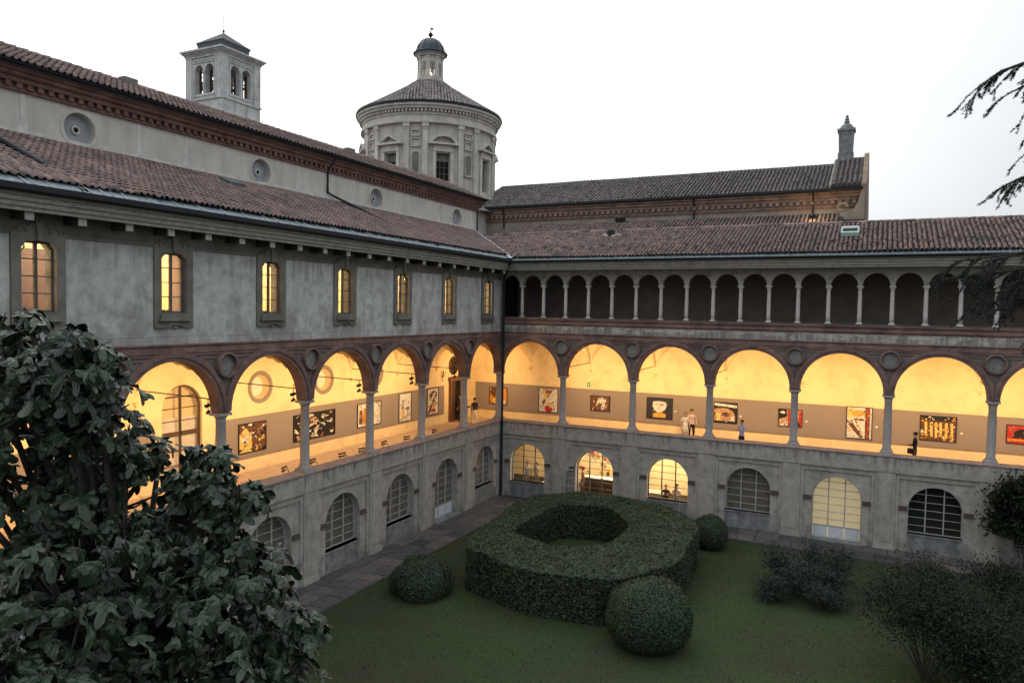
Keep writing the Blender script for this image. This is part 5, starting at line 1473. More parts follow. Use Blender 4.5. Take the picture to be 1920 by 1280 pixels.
# exit sign: green running figure
t = thing('exit_sign', 'small green exit sign on the cream wall of the right gallery', 'sign', (4.1, 4.49, 6.52))
q = MB(); q.box(-.11, .11, -.03, 0, -.14, .14); q.build('sign_panel', flat('exit_green', (.02, .30, .14), emit=.25), t)
q = MB(); q.poly([(-.03, -.032, .06), (.02, -.032, .06), (.05, -.032, -.02), (.0, -.032, -.09), (-.05, -.032, -.03)]); q.poly([(-.01, -.032, .075), (.02, -.032, .075), (.02, -.032, .105), (-.01, -.032, .105)]); q.build('pictogram', PWHITE, t, recalc=False)
# small white plates beside pictures
for i, x in enumerate((9.7, 13.5, 17.05, 20.55, 24.45)):
    t = thing('picture_caption_plate', ('tiny white caption plate right of the pale bowl picture', 'tiny white caption plate right of the animal picture', 'tiny white caption plate right of the red upright picture', 'tiny white caption plate right of the tall bright picture', 'tiny white caption plate right of the golden picture')[i], 'plate', (x, 4.428, 5.25))
    q = MB(); q.box(-.06, .06, -.01, 0, -.05, .05); q.build('plate', PWHITE, t)

# ------------------------------------------------------------------ people
SKIN = flat('skin', (.50, .30, .21), .6)
HAIRD = flat('dark_hair', (.02, .014, .01), .6); HAIRL = flat('light_hair', (.25, .14, .07), .6)
SHOE = flat('black_shoe', (.015, .015, .015), .5)
CM = {}
def cloth(c):
    if c not in CM: CM[c] = flat('cloth_%d' % len(CM), c, .8)
    return CM[c]
def person(loc, rz, label, h=1.72, shirt=(.1, .1, .1), pants=(.03, .03, .04), hair=HAIRD, pose='stand', skirt=False, sleeves=True, long_hair=False, bag=False, group=None, step=0.0):
    t = thing('person', label, 'person', loc, rz, group)
    k = h / 1.75
    V = {}; Ed = []; Rr = {}
    def P_(n, p, r_, par=None):
        V[n] = Vector(p) * k; Rr[n] = r_ * k
        if par is not None: Ed.append((par, n))
    sit = pose == 'sit'; hz = .48 if sit else .93
    P_('pel', (0, 0, hz), .135)
    P_('waist', (0, 0, hz + .16), .125, 'pel'); P_('chest', (0, -.01 if not sit else .03, hz + .36), .15, 'waist'); P_('neckb', (0, 0, hz + .53), .07, 'chest'); P_('neck', (0, .015, hz + .60), .055, 'neckb')
    P_('headl', (0, .03, hz + .68), .085, 'neck'); P_('headt', (0, .025, hz + .77), .088, 'headl')
    P_('nose', (0, .12, hz + .70), .014, 'headl')
    for sg, nm in ((-1, 'l'), (1, 'r')):
        P_('sh' + nm, (sg * .17, 0, hz + .49), .065, 'chest')
        if pose == 'hold' or sit:
            el = (sg * .25, .06, hz + .24); wr = (sg * .12, .30, hz + .30)
        elif pose == 'bag' and sg < 0:
            el = (sg * .26, .03, hz + .23); wr = (sg * .16, .26, hz + .20)
        else:
            el = (sg * .25, -.02 + sg * step * .25, hz + .22); wr = (sg * .27, .05 + sg * step * .5, hz - .02)
        P_('el' + nm, el, .045, 'sh' + nm); P_('wr' + nm, wr, .03, 'el' + nm)
        d = (Vector(wr) - Vector(el)).normalized(); hd_ = Vector(wr) + d * .08
        P_('ha' + nm, hd_, .034, 'wr' + nm)
        sd_ = d.cross(Vector((0, 0, 1))); sd_ = sd_.normalized() if sd_.length > .2 else Vector((1, 0, 0))
        sd2 = Vector((0, 1, 0)) if abs(d.z) > .8 else sd_
        for f_ in range(4):
            o_ = sd2 * (-.027 + .018 * f_)
            P_(f'f{f_}{nm}', hd_ + o_ + d * (.07 + .012 * (1.5 - abs(f_ - 1.5))) + Vector((0, .012, -.01)), .0085, 'ha' + nm)
        P_('th' + nm, hd_ + sd2 * .05 - d * .01, .011, 'wr' + nm)
        P_('hip' + nm, (sg * .095, 0, hz - .05), .10, 'pel')
        if sit:
            P_('kn' + nm, (sg * .11, .42, hz - .02), .065, 'hip' + nm); P_('an' + nm, (sg * .11, .44, .09), .042, 'kn' + nm)
            P_('to' + nm, (sg * .11, .58, .05), .04, 'an' + nm)
        else:
            P_('kn' + nm, (sg * .10, .02 - sg * step * .5, .50), .068, 'hip' + nm); P_('an' + nm, (sg * .10, -.02 - sg * step, .09), .042, 'kn' + nm)
            P_('to' + nm, (sg * .11, .14 - sg * step, .045), .042, 'an' + nm)
    names_ = list(V); idx = {n: i for i, n in enumerate(names_)}
    me = bpy.data.meshes.new('body'); me.from_pydata([V[n] for n in names_], [(idx[a], idx[b]) for a, b in Ed], [])
    ob = bpy.data.objects.new('tmp_body', me); COL.objects.link(ob)
    sk = ob.modifiers.new('s', 'SKIN'); sk.use_smooth_shade = True
    lay = me.skin_vertices[0] if len(me.skin_vertices) else None
    for i, n in enumerate(names_): lay.data[i].radius = (Rr[n] * (1.15 if n in ('chest', 'waist', 'pel') else 1), Rr[n] * (.75 if n in ('chest', 'waist', 'pel') else 1))
    lay.data[0].use_root = True
    su = ob.modifiers.new('u', 'SUBSURF'); su.levels = 1; su.render_levels = 1
    dg = bpy.context.evaluated_depsgraph_get(); ev = ob.evaluated_get(dg)
    bm_ = bpy.data.meshes.new_from_object(ev); bm_.name = 'body'
    bpy.data.objects.remove(ob)
    bm_.materials.clear()
    for m_ in (SKIN, cloth(shirt), cloth(pants), SHOE): bm_.materials.append(m_)
    hands = [V['ha' + n] for n in 'lr']; els = [V['el' + n] for n in 'lr']; wrs = [V['wr' + n] for n in 'lr']
    for p in bm_.polygons:
        c = p.center; mi = 1
        if c.z > (hz + .57) * k: mi = 0
        elif c.z < .09 * k: mi = 3
        elif min((c - h_).length for h_ in hands) < .10 * k: mi = 0
        elif (not sleeves) and min((c - e_).length for e_ in els) < .1 * k or ((not sleeves) and min((c - w2).length for w2 in wrs) < .16 * k): mi = 0
        elif c.z < (hz + .02) * k and (abs(c.x) < .2 * k or c.z < .4): mi = 2
        if sit and c.y > .18 * k and c.z < (hz + .12) * k and mi == 1: mi = 2
        p.material_index = mi; p.use_smooth = True
    link('body', bm_, t)
    hb = MB(); hc = Vector((0, .0, hz + .755)) * k
    N = 12
    for j in range(7):
        th = PI * .5 * j / 6
        for i in range(N):
            a = 2 * PI * i / N; rr_ = .112 * k * math.cos(PI / 2 - th) if False else .112 * k * math.sin(PI / 2 - th + .0001)
            hb.v.append((hc.x + rr_ * math.cos(a) * .92, hc.y + rr_ * math.sin(a) * 1.0 - .012 * k, hc.z + .10 * k * math.sin(th) - (.05 * k if j == 0 and math.sin(a) < .2 else 0)))
    for j in range(6):
        for i in range(N): hb.face([j * N + i, j * N + (i + 1) % N, (j + 1) * N + (i + 1) % N, (j + 1) * N + i])
    if long_hair: hb.tube([tuple(hc + Vector((0, -.07, .02)) * k), tuple(hc + Vector((0, -.10, -.12)) * k), tuple(hc + Vector((0, -.09, -.26)) * k)], .07 * k, 8, .03 * k)
    hb.build('hair', hair, t, smooth=True)
    if skirt:
        sk_ = MB(); sk_.lathe([(.13, hz + .2), (.15, hz + .05), (.19, hz - .1), (.25, hz - .42), (.24, hz - .42), (.12, hz + .1)], seg=14)
        sk_.v = [(x * k, y * k * .8, z * k) for x, y, z in sk_.v]; sk_.build('skirt', cloth(shirt), t, smooth=True)
    if bag:
        bb_ = MB(); bb_.box(-.34 * k, -.20 * k, -.02 * k, .26 * k, .72 * k, .98 * k); bb_.tube([(-.27 * k, .1 * k, .97 * k), (-.2 * k, .05 * k, 1.3 * k), (-.05 * k, 0, 1.47 * k)], .012, 4); bb_.build('shoulder_bag', BLACK, t)
    return t
F = 3.8
person((10.73, 2.6, F), R(200), 'woman in a white dress walking beside a man in the right gallery', 1.66, (.78, .72, .62), (.75, .7, .6), HAIRL, 'stand', skirt=True, sleeves=False, step=.12)
person((11.0, 3.05, F), R(200), 'man in a pale shirt and black trousers walking beside the woman in white', 1.82, (.6, .48, .40), (.015, .015, .02), HAIRD, 'stand', step=.22)
person((14.15, .85, F), R(150), 'man in a lilac shirt standing at the parapet of the right gallery', 1.74, (.42, .40, .55), (.02, .02, .03), HAIRD, 'hold')
person((22.25, 1.45, F), R(75), 'person in a black jacket with a bag looking along the gallery', 1.73, (.02, .018, .02), (.12, .08, .05), HAIRD, 'bag', bag=True)
person((-4.0, 2.2, F), R(100), 'dark suited man standing in the corner doorway', 1.78, (.035, .03, .035), (.02, .02, .025), HAIRD, 'stand')
person((-3.05, 1.35, F), R(-60), 'person mostly hidden behind the column before the corner', 1.62, (.03, .035, .05), (.03, .03, .03), HAIRD, 'hold')
person((-2.55, 1.55, F), R(60), 'woman in a dark top and pale trousers walking by the gallery corner', 1.7, (.015, .015, .02), (.68, .62, .52), HAIRD, 'stand', step=.2)
G = .12
person((1.3, 1.5, G), R(230), 'person in grey standing on the left in the first lit ground floor window', 1.68, (.35, .33, .32), (.2, .19, .18), HAIRD, 'stand')
person((1.75, 1.9, G), R(160), 'woman with dark bobbed hair in the middle of the first lit window', 1.6, (.45, .36, .26), (.25, .2, .15), HAIRD, 'hold', long_hair=True)
person((2.62, 1.8, G), R(240), 'person in a white shirt on the right of the first lit window', 1.72, (.8, .76, .7), (.3, .28, .25), HAIRL, 'hold')
person((2.85, 2.7, G), R(200), 'person in a red top at the back of the first lit window', 1.68, (.55, .04, .04), (.1, .1, .1), HAIRD, 'hold')
person((4.98, 1.5, G), R(110), 'person with a dark backpack leaving through the lit glazed door', 1.76, (.16, .08, .05), (.06, .04, .035), HAIRD, 'stand', step=.1)
person((9.95, 1.7, G), R(190), 'fair haired person sitting in the third lit window', 1.72, (.05, .03, .03), (.04, .04, .05), HAIRL, 'sit', long_hair=True)
person((10.55, 1.75, G), R(170), 'dark haired person sitting beside the fair one in the third lit window', 1.85, (.55, .5, .45), (.04, .04, .05), HAIRD, 'sit')
person((11.5, 3.9, G), R(190), 'person far back on the right of the third lit window', 1.3, (.02, .02, .02), (.03, .03, .03), HAIRD, 'stand')

# ------------------------------------------------------------------ cafe furniture
t = thing('counter', 'long white topped counter with a dark front seen through the lit glazed door', 'counter', (6.1, 2.6, G))
q = MB(); q.box(-1.5, 2.6, -.35, .35, .95, 1.02); q.build('counter_top', PWHITE, t)
q = MB(); q.box(-1.4, 2.5, -.28, .28, 0, .95); q.build('counter_body', WOODD, t)
q = MB()
for z in (.35, .65): q.box(-1.38, 2.48, -.34, -.28, z, z + .03)
q.build('shelf', RUST, t)
def table(x, y, label, w_=1.2):
    t = thing('cafe_table', label, 'table', (x, y, G)); q = MB(); q.box(-w_ / 2, w_ / 2, -.35, .35, .72, .75); q.build('tabletop', PWHITE, t)
    for sx in (-1, 1):
        for sy in (-1, 1): q = MB(); q.box(sx * (w_ / 2 - .08) - .02, sx * (w_ / 2 - .08) + .02, sy * .28 - .02, sy * .28 + .02, 0, .72); q.build('leg', BLACK, t)
table(9.3, 1.9, 'white table at the left edge of the third lit window'); table(3.1, 1.1, 'white table at the right edge of the first lit window', .9)
t = thing('wall_screen', 'black screen hanging high inside the first lit window', 'screen', (2.0, 2.6, 2.75)); q = MB(); q.box(-.3, .3, -.05, .05, -.2, .2); q.build('panel', BLACK, t); q = MB(); q.tube([(0, 0, .2), (0, 0, .5)], .02, 5); q.build('mount', BLACK, t)
t = thing('notice_wall', 'wall of small coloured sheets and goods behind the long counter', 'display', (4.6, 5.28, .75))
r_ = random.Random(2)
for k in range(34):
    q = MB(); u, v = r_.uniform(-1.3, 1.4), r_.uniform(.0, 1.6); a, b = r_.uniform(.06, .16), r_.uniform(.05, .12); q.box(u - a, u + a, -.03 - .002 * k, 0, v - b, v + b)
    q.build('sheet', r_.choice([PGOLD, PBROWN, PGREY, PWHITE, PRED, PYEL, PSKIN]), t)
q = MB(); q.tube([(-1.25, -.30, 1.0), (-1.25, -.34, 1.62), (-1.15, -.36, 1.72), (-.9, -.5, 1.75)], .02, 6)
# open door leaf of the lit door
t = thing('open_door_leaf', 'white framed glass door leaf standing open at the lit glazed door', 'door', (5.2, -.28, .12), R(-150))
q = MB()
for (a, b, c, d) in ((0, .05, 0, 2.0), (.6, .65, 0, 2.0), (0, .65, 1.95, 2.0), (0, .65, 0, .5), (0, .65, 1.0, 1.03), (0, .65, 1.45, 1.48)): q.box(a, b, -.02, .02, c, d)
q.build('frame', WHITEP, t); q = MB(); q.box(.05, .6, -.003, .003, .5, 1.95); q.build('pane', GLASS, t)

# ------------------------------------------------------------------ folding chairs behind the left parapet
def make_chair(loc, rz, label):
    t = thing('folding_chair', label, 'chair', loc, rz, 'dark chairs behind the left gallery parapet')
    for k in range(3): q = MB(); q.box(-.2, .2, -.17 + k * .12, -.07 + k * .12, .43, .45); q.build('seat_slat', CHAIRM, t)
    for z in (.62, .74): q = MB(); q.box(-.2, .2, -.235, -.215, z, z + .07); q.build('back_slat', CHAIRM, t)
    for sx in (-1, 1):
        q = MB(); q.tube([(sx * .21, .24, 0), (sx * .21, -.05, .42), (sx * .21, -.23, .84)], .013, 5); q.build('leg', CHAIRM, t)
        q = MB(); q.tube([(sx * .18, -.24, 0), (sx * .18, .15, .44)], .013, 5); q.build('leg', CHAIRM, t)
    return t
chs = [(-.92, -16.7, R(-70)), (-.8, -15.75, R(-110)), (-1.0, -14.95, R(-80)), (-.8, -13.3, R(-95)), (-.97, -9.9, R(-85)), (-.84, -8.2, R(-100)), (-.8, -11.9, R(-90)), (-.8, -19.6, R(-80)), (-.8, -5.6, R(-90))]
cl_ = ['folding chair left of the fourth column from the corner, near the fig leaves', 'folding chair half hidden by the fourth column from the corner', 'folding chair just right of the fourth column from the corner', 'folding chair midway between the third and fourth columns', 'folding chair midway between the second and third columns',
       'folding chair just left of the second column from the corner', 'folding chair close to the third column from the corner', 'folding chair nearest the fig tree behind the left parapet', 'folding chair closest to the corner of the left gallery']
c0 = make_chair((chs[0][0], chs[0][1], F), chs[0][2], cl_[0])
for (x, y, a), l_ in list(zip(chs, cl_))[1:]: copy_thing(c0, (x, y, F), a, l_)
#END2

# ------------------------------------------------------------------ clipped hedges
def leafy_surface(mb, pts_normals, size, rnd, jitter=.06):
    for p, n in pts_normals:
        n = (Vector(n) + Vector((rnd.gauss(0, .55), rnd.gauss(0, .55), rnd.gauss(0, .55)))).normalized()
        t = n.cross(Vector((rnd.gauss(0, 1), rnd.gauss(0, 1), rnd.gauss(0, 1)))).normalized(); b = n.cross(t)
        c = Vector(p) + n * rnd.uniform(-.02, jitter); s_ = size * rnd.uniform(.6, 1.3)
        mb.cur = min(1, max(0, rnd.random()))
        mb.add([c - t * s_, c - b * s_ * .45, c + t * s_, c + b * s_ * .45], [[0, 1, 2, 3]])
HX, HY, HTOP = 9.35, -9.3, 1.72
OUT = [(6.02, -14.55), (9.2, -15.35), (12.1, -14.8), (13.9, -12.3), (13.75, -6.3), (11.6, -3.9), (7.2, -3.1), (4.75, -5.4), (4.9, -12.6)]
OUT = [(5.75, -14.2), (9.0, -15.35), (12.2, -14.9), (14.0, -12.2), (13.6, -6.2), (11.4, -3.9), (7.0, -3.2), (4.6, -5.8)]
INN = [(6.5, -11.4), (9.1, -12.5), (10.9, -11.2), (11.0, -8.1), (9.1, -5.6), (6.7, -6.4)]
def poly_samples(poly, step):
    o_ = []
    for (a, b) in zip(poly, poly[1:] + poly[:1]):
        n_ = max(1, int(math.dist(a, b) / step))
        for k in range(n_): t = k / n_; o_.append((a[0] + (b[0] - a[0]) * t, a[1] + (b[1] - a[1]) * t))
    return o_
def inside(p, poly):
    c = False; n_ = len(poly); j = n_ - 1
    for i in range(n_):
        if (poly[i][1] > p[1]) != (poly[j][1] > p[1]) and p[0] < (poly[j][0] - poly[i][0]) * (p[1] - poly[i][1]) / (poly[j][1] - poly[i][1]) + poly[i][0]: c = not c
        j = i
    return c
hd_t = thing('clipped_hedge', 'big clipped hedge forming an angular ring round a hollow middle', 'hedge', (HX, HY, 0))
def smooth_poly(p):
    o_ = []
    for (a, b) in zip(p, p[1:] + p[:1]): o_ += [(a[0] * .88 + b[0] * .12, a[1] * .88 + b[1] * .12), (a[0] * .12 + b[0] * .88, a[1] * .12 + b[1] * .88)]
    return o_
OUTS, INNS = smooth_poly(OUT), smooth_poly(INN)
loc_ = lambda p: (p[0] - HX, p[1] - HY)
def hnoise(x, y): return .10 * noise.noise(Vector((x * .5, y * .5, 0))) + .05 * noise.noise(Vector((x * 1.7, y * 1.7, 4)))
q = MB()
N = 72
def ray_hit(poly, a):
    best = None; dx, dy = math.cos(a), math.sin(a)
    for (p, r_) in zip(poly, poly[1:] + poly[:1]):
        p = loc_(p); r_ = loc_(r_); ex, ey = r_[0] - p[0], r_[1] - p[1]; den = dx * ey - dy * ex
        if abs(den) < 1e-9: continue
        t = (p[0] * ey - p[1] * ex) / den; u = (p[0] * dy - p[1] * dx) / den
        if t > 0 and -1e-6 <= u <= 1 + 1e-6 and (best is None or t > best): best = t
    return best
ro = [ray_hit(OUTS, 2 * PI * k / N) for k in range(N)]; ri = [ray_hit(INNS, 2 * PI * k / N) for k in range(N)]
prof = [('o', .06, 0), ('o', .08, .8), ('o', .10, HTOP - .22), ('o', .25, HTOP - .13), ('m', 0, HTOP - .12), ('i', .2, HTOP - .13), ('i', .08, HTOP - .22), ('i', .06, 0)]
for kind_, d, z in prof:
    for k in range(N):
        a = 2 * PI * k / N
        r_ = ro[k] - d if kind_ == 'o' else ri[k] + d if kind_ == 'i' else (ro[k] + ri[k]) / 2
        q.v.append((r_ * math.cos(a), r_ * math.sin(a), z + (hnoise(r_ * math.cos(a) + HX, r_ * math.sin(a) + HY) if z > 1 else 0)))
for j in range(len(prof) - 1):
    for k in range(N): q.face([j * N + k, j * N + (k + 1) % N, (j + 1) * N + (k + 1) % N, (j + 1) * N + k])
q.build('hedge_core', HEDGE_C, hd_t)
rh = random.Random(12); pn_ = []
minx, maxx, miny, maxy = 4.4, 14.2, -15.6, -3
for k in range(190000):
    x, y = rh.uniform(minx, maxx), rh.uniform(miny, maxy)
    if inside((x, y), OUTS) and not inside((x, y), INNS): pn_.append(((x - HX, y - HY, HTOP + hnoise(x, y) - .02), (0, 0, 1)))
def side_samples(poly, dens, flip):
    for (a, b) in zip(poly, poly[1:] + poly[:1]):
        l_ = math.dist(a, b); nx_, ny_ = (b[1] - a[1]) / l_, -(b[0] - a[0]) / l_
        if flip: nx_, ny_ = -nx_, -ny_
        for k in range(int(l_ * HTOP * dens)):
            t = rh.random(); z = rh.uniform(0.02, HTOP); e = .05 * noise.noise(Vector((a[0] + t * l_, z * 1.5, a[1])))
            pn_.append(((a[0] + (b[0] - a[0]) * t - HX + nx_ * e, a[1] + (b[1] - a[1]) * t - HY + ny_ * e, z), (nx_, ny_, .15)))
side_samples(OUTS, 400, False); side_samples(INNS, 360, True)
q = MB(); leafy_surface(q, pn_, .05, rh, .06); q.build('hedge_leaves', HEDGE, hd_t, recalc=False, kind='stuff')

def ball_bush(x, y, rx, rz_, cz, label, seed, ragged=.05, n_=9000, mat_=None):
    t = thing('clipped_bush', label, 'bush', (x, y, 0))
    r_ = random.Random(seed); q = MB()
    pr = [(.01, max(0, cz - rz_))]
    sg = MB(); NL, NA = 14, 24
    def rad(d): return 1 + ragged * noise.noise(Vector(d) * 1.6 + Vector((seed, 0, 0))) * 2
    for j in range(NL + 1):
        th = -PI / 2 + PI * j / NL
        for i in range(NA):
            a = 2 * PI * i / NA; d = (math.cos(th) * math.cos(a), math.cos(th) * math.sin(a), math.sin(th)); k = rad(d) * .97
            sg.v.append((d[0] * rx * k, d[1] * rx * k, max(-.02, cz + d[2] * rz_ * k)))
    for j in range(NL):
        for i in range(NA): sg.face([j * NA + i, j * NA + (i + 1) % NA, (j + 1) * NA + (i + 1) % NA, (j + 1) * NA + i])
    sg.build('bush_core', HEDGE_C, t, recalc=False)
    pn2 = []
    for k in range(n_):
        d = Vector((r_.gauss(0, 1), r_.gauss(0, 1), r_.gauss(0, 1))).normalized(); kk = rad(d)
        p = (d.x * rx * kk, d.y * rx * kk, cz + d.z * rz_ * kk)
        if p[2] > .02: pn2.append((p, d))
    leafy_surface(q, pn2, .038, r_, .05 + ragged); q.build('bush_leaves', mat_ or HEDGE, t, recalc=False, kind='stuff')
ball_bush(13.85, -15.45, 1.42, 1.12, 1.03, 'large round clipped bush in front of the hedge ring', 3, n_=26000)
ball_bush(4.75, -15.4, 1.12, .78, .55, 'low dark rounded bush at the left end of the hedge ring', 5, ragged=.1, n_=15000)
ball_bush(13.6, -4.1, .78, .82, .72, 'smaller round clipped bush beside the right wing wall', 7, n_=11000)

# ------------------------------------------------------------------ fig tree close to the camera
def fig_leaf_template(kind=5, rnd=None):
    # lobed palmate outline, stem at origin, pointing +y; 5, 3 or 1 lobes as on a real fig
    sets = {5: ((-100, .50, .24, .40), (-47, .74, .22, .44), (0, .95, .23, .44), (47, .74, .22, .40), (100, .50, .24, 0)), 3: ((-78, .58, .30, .50), (0, .92, .28, .50), (78, .58, .30, 0)), 1: ((-60, .60, .34, .70), (8, .90, .34, .70), (66, .58, .30, 0))}
    lob = [(R(a + rnd.uniform(-8, 8)), l_ * rnd.uniform(.85, 1.1), w_ * rnd.uniform(.85, 1.15), sn) for a, l_, w_, sn in sets[kind]]
    pts = [(0, 0)]
    for i, (a, l_, wd, sn) in enumerate(lob):
        d = Vector((math.sin(a), math.cos(a))); nrm = Vector((d.y, -d.x)); c0_ = Vector((0, .12))
        for u, k in ((.62, -.8), (.85, -.75), (.98, -.3), (.98, .3), (.85, .75), (.62, .8)): pts.append(tuple(c0_ + d * l_ * u + nrm * wd * k * .9))
        if i < len(lob) - 1:
            am = (a + lob[i + 1][0]) / 2; pts.append((math.sin(am) * sn, .12 + math.cos(am) * sn))
    vs = [(0, .12, .05)]
    ph = rnd.uniform(0, 6)
    mid = []
    for x, y in pts:
        r_ = math.hypot(x, y - .12); mid.append((x * .5, .12 + (y - .12) * .5, .05 + .03 * math.sin(5 * math.atan2(x, y) + ph)))
        vs.append((x, y, .03 - .30 * r_ * r_ + .07 * math.sin(6 * math.atan2(x, y) + ph)))
    n_ = len(pts); vs += mid
    fs = [[0, 1 + n_ + i, 1 + n_ + (i + 1) % n_] for i in range(n_)] + [[1 + n_ + i, 1 + i, 1 + (i + 1) % n_, 1 + n_ + (i + 1) % n_] for i in range(n_)]
    return vs, fs
CL = [((10.48, -34.07, 9.75), 1.22), ((10.9, -34.2, 10.5), .72), ((11.82, -33.96, 10.35), .62), ((12.31, -33.71, 9.9), .50), ((11.06, -33.78, 8.95), 1.2), ((11.54, -32.98, 8.45), 1.1), ((12.83, -32.67, 8.9), .42), ((13.33, -32.64, 8.78), .20),
      ((12.66, -32.98, 7.9), .92), ((13.22, -32.48, 7.7), .60), ((13.92, -32.56, 7.1), .50), ((13.48, -33.13, 7.2), .95), ((12.56, -34.15, 7.65), 1.15), ((12.3, -34.84, 7.3), 1.05), ((13.75, -33.4, 6.3), 1.0), ((12.6, -33.2, 6.0), 1.3), ((14.0, -32.6, 6.2), .6)]
_r = random.Random(77)
for (c, r_) in list(CL):
    for k in range(5 if r_ > .8 else 3):
        a = _r.uniform(0, 6.28); e = _r.uniform(-.3, 1.1); d_ = r_ * _r.uniform(.88, 1.02)
        CL.append(((c[0] + d_ * math.cos(a) * math.cos(e), c[1] + d_ * math.sin(a) * math.cos(e), c[2] + d_ * math.sin(e)), _r.uniform(.10, .2)))
CL = [c for c in CL if (Vector(c[0]) - CAM).length > 5.4]
fig = thing('fig_tree', 'fig tree with big lobed dark leaves filling the lower left foreground', 'tree', (11.3, -32.2, 0))
FO = Vector((11.3, -32.2, 0))
q = MB(); rf = random.Random(17)
q.tube([(0, 0, 0), (.1, -.1, 2), (-.05, -.3, 4), (.1, -.5, 5.6)], .19, 9, .11); q.build('trunk', BARK, fig, smooth=True)
hub = Vector((.1, -.5, 5.6))
for (c, r_) in CL:
    c_ = Vector(c) - FO; q = MB()
    mid = hub.lerp(c_, .5) + Vector((rf.uniform(-.2, .2), rf.uniform(-.2, .2), -.15))
    q.tube([hub, mid, c_ * 1.0], .07, 6, .03)
    for k in range(11):
        d = Vector((rf.gauss(0, 1), rf.gauss(0, 1), rf.gauss(.3, .8))).normalized() * r_ * rf.uniform(.6, .98)
        q.tube([c_, c_ + d * .5 + Vector((0, 0, -.05)), c_ + d], .022, 5, .008)
    q.build('branch', BARK, fig, smooth=True)
leaves = []
for (c, r_) in CL:
    n_ = int(128 * r_ * r_ + (38 if r_ > .25 else 11))
    for k in range(n_):
        d = Vector((rf.gauss(0, 1), rf.gauss(0, 1), rf.gauss(0, 1))).normalized()
        rad_ = r_ * (rf.uniform(.72, 1.03) if rf.random() < .8 else rf.uniform(.3, .8))
        p = Vector(c) + Vector((d.x, d.y, d.z * .95)) * rad_
        # leaf blade: droops outwards, upper side to the sky
        out_ = Vector((d.x, d.y, 0)); out_ = out_.normalized() if out_.length > .1 else Vector((1, 0, 0))
        yv = (out_ * rf.uniform(.5, 1.1) + Vector((rf.gauss(0, .8), rf.gauss(0, .8), rf.uniform(-1.5, .25)))).normalized()
        zv = (Vector((0, 0, 1)) + d * .6 + Vector((rf.gauss(0, .6), rf.gauss(0, .6), 0))); zv = (zv - yv * zv.dot(yv)).normalized(); xv = yv.cross(zv)
        s_ = rf.uniform(.14, .30)
        leaves.append((p, xv, yv, zv, s_))
leaves.sort(key=lambda l_: (l_[0] - CAM).length)
# the 300 that show largest are leaves of their own
vis = sorted(range(len(leaves)), key=lambda i: -leaves[i][4] / (leaves[i][0] - CAM).length + (0 if leaves[i][0].z > 6.2 else 1))[:300]
vis = set(vis)
lv = []
for vi in range(8):
    q = MB(); r_ = random.Random(vi); bend = r_.uniform(-.5, .6); tw = r_.uniform(-.5, .5); FV, FF = fig_leaf_template((5, 3, 5, 1, 5, 3, 5, 5)[vi], r_)
    r0__ = r_.random()
    q.add([(x, y, z + bend * x * x - (.25 + .3 * r0__) * max(0, y - .3) ** 2 + tw * x * y) for x, y, z in FV], FF)
    q.tube([(0, .05, .04), (0, -.18, .06), (0, -.35, .02)], .012, 3)
    lv.append(q)
lm = [q_.mesh('leaf', FIG_O, False, recalc=False) for q_ in lv]
g = MB()
for i, (p, xv, yv, zv, s_) in enumerate(leaves):
    vi = i % 8; m3 = Matrix((xv, yv, zv)).transposed()
    if i in vis:
        o = link('leaf', lm[vi], fig); mm = (m3 * s_).to_4x4(); mm.translation = p - FO; o.matrix_local = mm
    else:
        g.cur = rf.random(); g.add([m3 @ (Vector(v) * s_) + p - FO for v in lv[vi].v], lv[vi].f)
g.build('inner_leaves', FIG, fig, recalc=False, kind='stuff')

# ------------------------------------------------------------------ cedar on the right
def needles(mb, a, b, rnd, dens=60, ln=.034):
    a = Vector(a); b = Vector(b); d = b - a; L_ = d.length; dn = d.normalized()
    for k in range(int(L_ * dens)):
        t = rnd.random(); p = a + d * t + Vector((rnd.gauss(0, .008),) * 3)
        mb.cur = rnd.random()
        for j in range(5):
            v = (Vector((rnd.gauss(0, 1), rnd.gauss(0, 1), rnd.gauss(.35, .8))).normalized() + dn * .4).normalized() * ln * rnd.uniform(.6, 1.2)
            w_ = v.cross(Vector((rnd.gauss(0, 1), rnd.gauss(0, 1), rnd.gauss(0, 1)))).normalized() * .0038
            mb.add([p - w_, p + w_, p + v], [[0, 1, 2]])
CX, CY = 25.9, -25.0
CSH_ = Vector((.26, .13, 0))
ced = thing('cedar_tree', 'tall cedar just outside the right edge, drooping needled boughs reaching into view', 'tree', (CX, CY, 0))
q = MB(); q.tube([(0, 0, 0), (.1, 0, 5), (0, .1, 10), (.1, .0, 18)], .38, 12, .12); q.build('trunk', BARK, ced, smooth=True)
CO = Vector((CX, CY, 0)); rc = random.Random(31)
